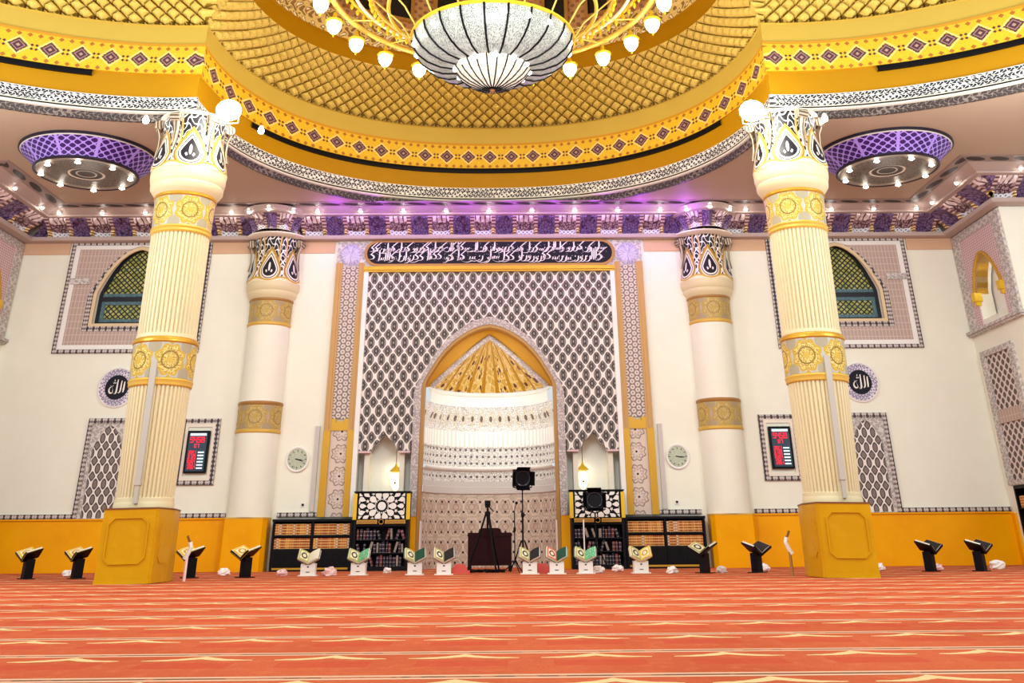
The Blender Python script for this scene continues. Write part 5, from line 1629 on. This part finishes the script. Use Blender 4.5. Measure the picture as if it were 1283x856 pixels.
# ------------------------------------------------------------------ great chandelier
CXX, CYY = .17, 13.3 / KY
ch = thing('great_chandelier', 'great chandelier with glass bowl and ring of globe lamps under the dome', 'chandelier', (CXX, CYY, 6.4))
def cpart(m, name, mt, par=ch, smooth='auto'):
    return m.build(name, mt, par, loc=(0, 0, 6.4) if par is ch else None, smooth=smooth)
SY = 1.0
def clathe(prof, n=64): m = MB(); m.lathe(prof, n, sx=1, sy=SY); return m
bowl = [(.58, 7.50), (.80, 7.53), (1.0, 7.62), (1.14, 7.74), (1.23, 7.88), (1.26, 8.02)]
cpart(clathe(bowl), 'bowl', 'bowl_glass', smooth=True)
cpart(clathe([(1.25, 8.0), (1.29, 8.01), (1.29, 8.05), (1.23, 8.06), (1.18, 8.04)]), 'bowl_rim', 'gold_bright')
lb = [(.02, 7.13), (.18, 7.16), (.36, 7.25), (.49, 7.36), (.57, 7.48), (.585, 7.52)]
cpart(clathe(lb), 'lower_bowl', 'bowl_lower', smooth=True)
cpart(clathe([(.57, 7.505), (.605, 7.51), (.605, 7.535), (.55, 7.54)]), 'lower_rim', 'gold_bright')
def ribs(prof, n, rad, name, a0=0.0):
    for k in range(n):
        a = a0 + 2 * PI * k / n
        m = MB(); m.tube([(r * 1.005 * math.cos(a), r * 1.005 * SY * math.sin(a), z - .004) for r, z in prof], rad, 6); cpart(m, name, 'black', smooth=False)
ribs(bowl, 22, .017, 'bowl_rib', .06); ribs(lb, 22, .011, 'lower_rib')
m = MB(); m.lathe([(.001, 7.06), (.03, 7.09), (.05, 7.13), (.11, 7.15), (.02, 7.17)], 16); cpart(m, 'finial', 'brown')
for k in range(20):
    a = 2 * PI * k / 20 + .15
    m = MB(); m.ball((1.21 * math.cos(a), 1.21 * math.sin(a), 7.88), .055, 8, 6); cpart(m, 'inner_lamp', 'bulb_soft', smooth=True)
for k in range(12):
    a = 2 * PI * k / 12 + .1
    m = MB(); m.ball((.575 * math.cos(a), .575 * math.sin(a), 7.47), .042, 8, 6); cpart(m, 'inner_lamp', 'bulb_soft', smooth=True)
# gold ring, spokes and globe lamps
RZ = 8.73; RR = 2.75
def cring(r, z, rad, name, mt, n=96):
    m = MB(); m.tube([(r * math.cos(2 * PI * k / n), r * math.sin(2 * PI * k / n), z) for k in range(n + 1)], rad, 8, cap=False); cpart(m, name, mt, smooth=True)
RY = -1.05
cring(RR - .10, RZ + .32, .05, 'lamp_ring', 'gold_light'); cring(RR - .30, RZ + .48, .035, 'inner_ring', 'gold_bright'); cring(RR - .50, RZ + .30, .03, 'inner_ring', 'crystal')
cring(1.95, RZ + .15, .03, 'inner_ring', 'gold_light'); cring(1.65, RZ - .15, .03, 'inner_ring', 'gold_bright')
m = MB()
for k in range(72):
    a = 2 * PI * k / 72
    for r, z in ((RR - .30, RZ + .40), (1.95, RZ + .05)):
        m.lathe([(.001, -.1), (.03, -.05), (.035, .0), (.01, .05)], 6, (r * math.cos(a), r * math.sin(a), z))
o = cpart(m, 'crystal_drops', 'gold_bright', smooth=False); o['kind'] = 'stuff'
for k in range(16):
    a = 2 * PI * k / 16
    m = MB(); m.tube([(RR * math.cos(a) - .1 * math.cos(a), (RR - .1) * math.sin(a), RZ + .32), (1.95 * math.cos(a), 1.95 * math.sin(a), RZ + .15), (1.45 * math.cos(a), 1.45 * math.sin(a), RZ - .35), (1.25 * math.cos(a), 1.25 * math.sin(a), 8.03)], .014, 6); cpart(m, 'arm', 'gold_light', smooth=False)
m = MB(); m.tube([(0, 0, 8.0), (0, 0, 13.6)], .04, 8); cpart(m, 'stem', 'gold')
ANG = [15 * q for q in range(-12, 12)]
c0x, c0y = 0.0, 0.0
for q in ANG:
    a = math.radians(q); x, y = RR * math.sin(a), RR * math.cos(a)
    m = MB(); m.lathe([(.01, -.13), (.06, -.11), (.105, -.04), (.125, .04), (.115, .10)], 16, (x, y, RZ)); g = cpart(m, 'globe', 'bulb', smooth=True)
    m = MB(); m.lathe([(.12, .08), (.15, .11), (.13, .14), (.05, .18), (.02, .30)], 16, (x, y, RZ)); cpart(m, 'globe_crown', 'gold_bright', smooth=True)
    m = MB(); m.lathe([(.001, -.20), (.02, -.16), (.012, -.13)], 8, (x, y, RZ)); cpart(m, 'globe_tip', 'gold_bright', smooth=True)
    if abs(q) in (30, 60, 90, 135): point((CXX + x, CYY + y / KY, RZ - .45), 34, (1, .9, .72), .15)

# ------------------------------------------------------------------ light of the hall
point((CXX, 6.6, 5.9), 520, (.95, .99, 1), .7)  # unseen fill light added in front of the chandelier
for x, y, z, p in ((-5.5, .5, 6.8, 560), (5.7, .5, 6.8, 560), (0, -2, 7, 500), (-8.3, 7.6, 5.6, 620), (8.5, 7.6, 5.6, 620)):
    point((x, y, z), p, (.92, .98, 1), 1.2, 'hall_fill')  # unseen fill lights added to brighten the hall and back wall
point((-4.05, 8.85, 7.0), 45, (1, .97, .88), .15); point((4.3, 8.85, 6.95), 45, (1, .97, .88), .15)
point((0, D - .2, 3.9), 12, (1, .97, .9), .15, 'niche_lamp'); point((0, D + .3, 2.9), 21, (.95, 1, 1), .3, 'niche_lamp')
for s in (-1, 1):
    point((s * 1.87, D + .12, 1.9), 5, (1, .93, .7), .08, 'lantern_light')
    point((s * 10.6, 12.5, 5.6), 12, (1, .95, .9), .2, 'gallery_lamp')
# violet strip lamps in the cove of the back cornice
for i in range(-4, 5):
    point(((i + .0) * .92 + .46, D - .74, 7.08), 10, (.36, .05, 1), .05, 'violet_lamp')
for i in range(-10, 11):
    if i % 2 == 0: point((i * .92, D - .56, 7.20), .6, (1, .9, .85), .03, 'cornice_light')

W = bpy.data.worlds.new('World'); S.world = W; W.use_nodes = True
W.node_tree.nodes['Background'].inputs[0].default_value = (.94, .98, 1, 1)
W.node_tree.nodes['Background'].inputs[1].default_value = .62

# ------------------------------------------------------------------ camera
f_, pitch, yaw, roll, camx, camz = 1198.98, .46640, .00856, .008387, .38398, .46665
xh = Vector((math.cos(yaw), -math.sin(yaw), 0)); F_ = Vector((math.sin(yaw) * math.cos(pitch), math.cos(yaw) * math.cos(pitch), math.sin(pitch)))
zh = Vector((-math.sin(pitch) * math.sin(yaw), -math.sin(pitch) * math.cos(yaw), math.cos(pitch)))
Rr = xh * math.cos(roll) - zh * math.sin(roll); Uu = xh * math.sin(roll) + zh * math.cos(roll)
cam = bpy.data.cameras.new('camera'); co = bpy.data.objects.new('camera', cam); COL.objects.link(co)
cam.shift_x = (641.5 - 643.495) / 1283; cam.shift_y = (75.313 - 428) / 1283
cam.sensor_fit = 'HORIZONTAL'; cam.sensor_width = 36; cam.lens = f_ * 36 / 1283; cam.clip_end = 200
Mx = Matrix((Rr, Uu, -F_)).transposed().to_4x4(); Mx.translation = Vector((camx, 0, camz)); co.matrix_world = Mx
S.camera = co
S.view_settings.view_transform = 'Standard'; S.view_settings.look = 'None'; S.view_settings.gamma = 1; S.view_settings.use_curve_mapping = False
S.view_settings.exposure = 0.3
S.cycles.max_bounces = 6; S.cycles.use_denoising = True
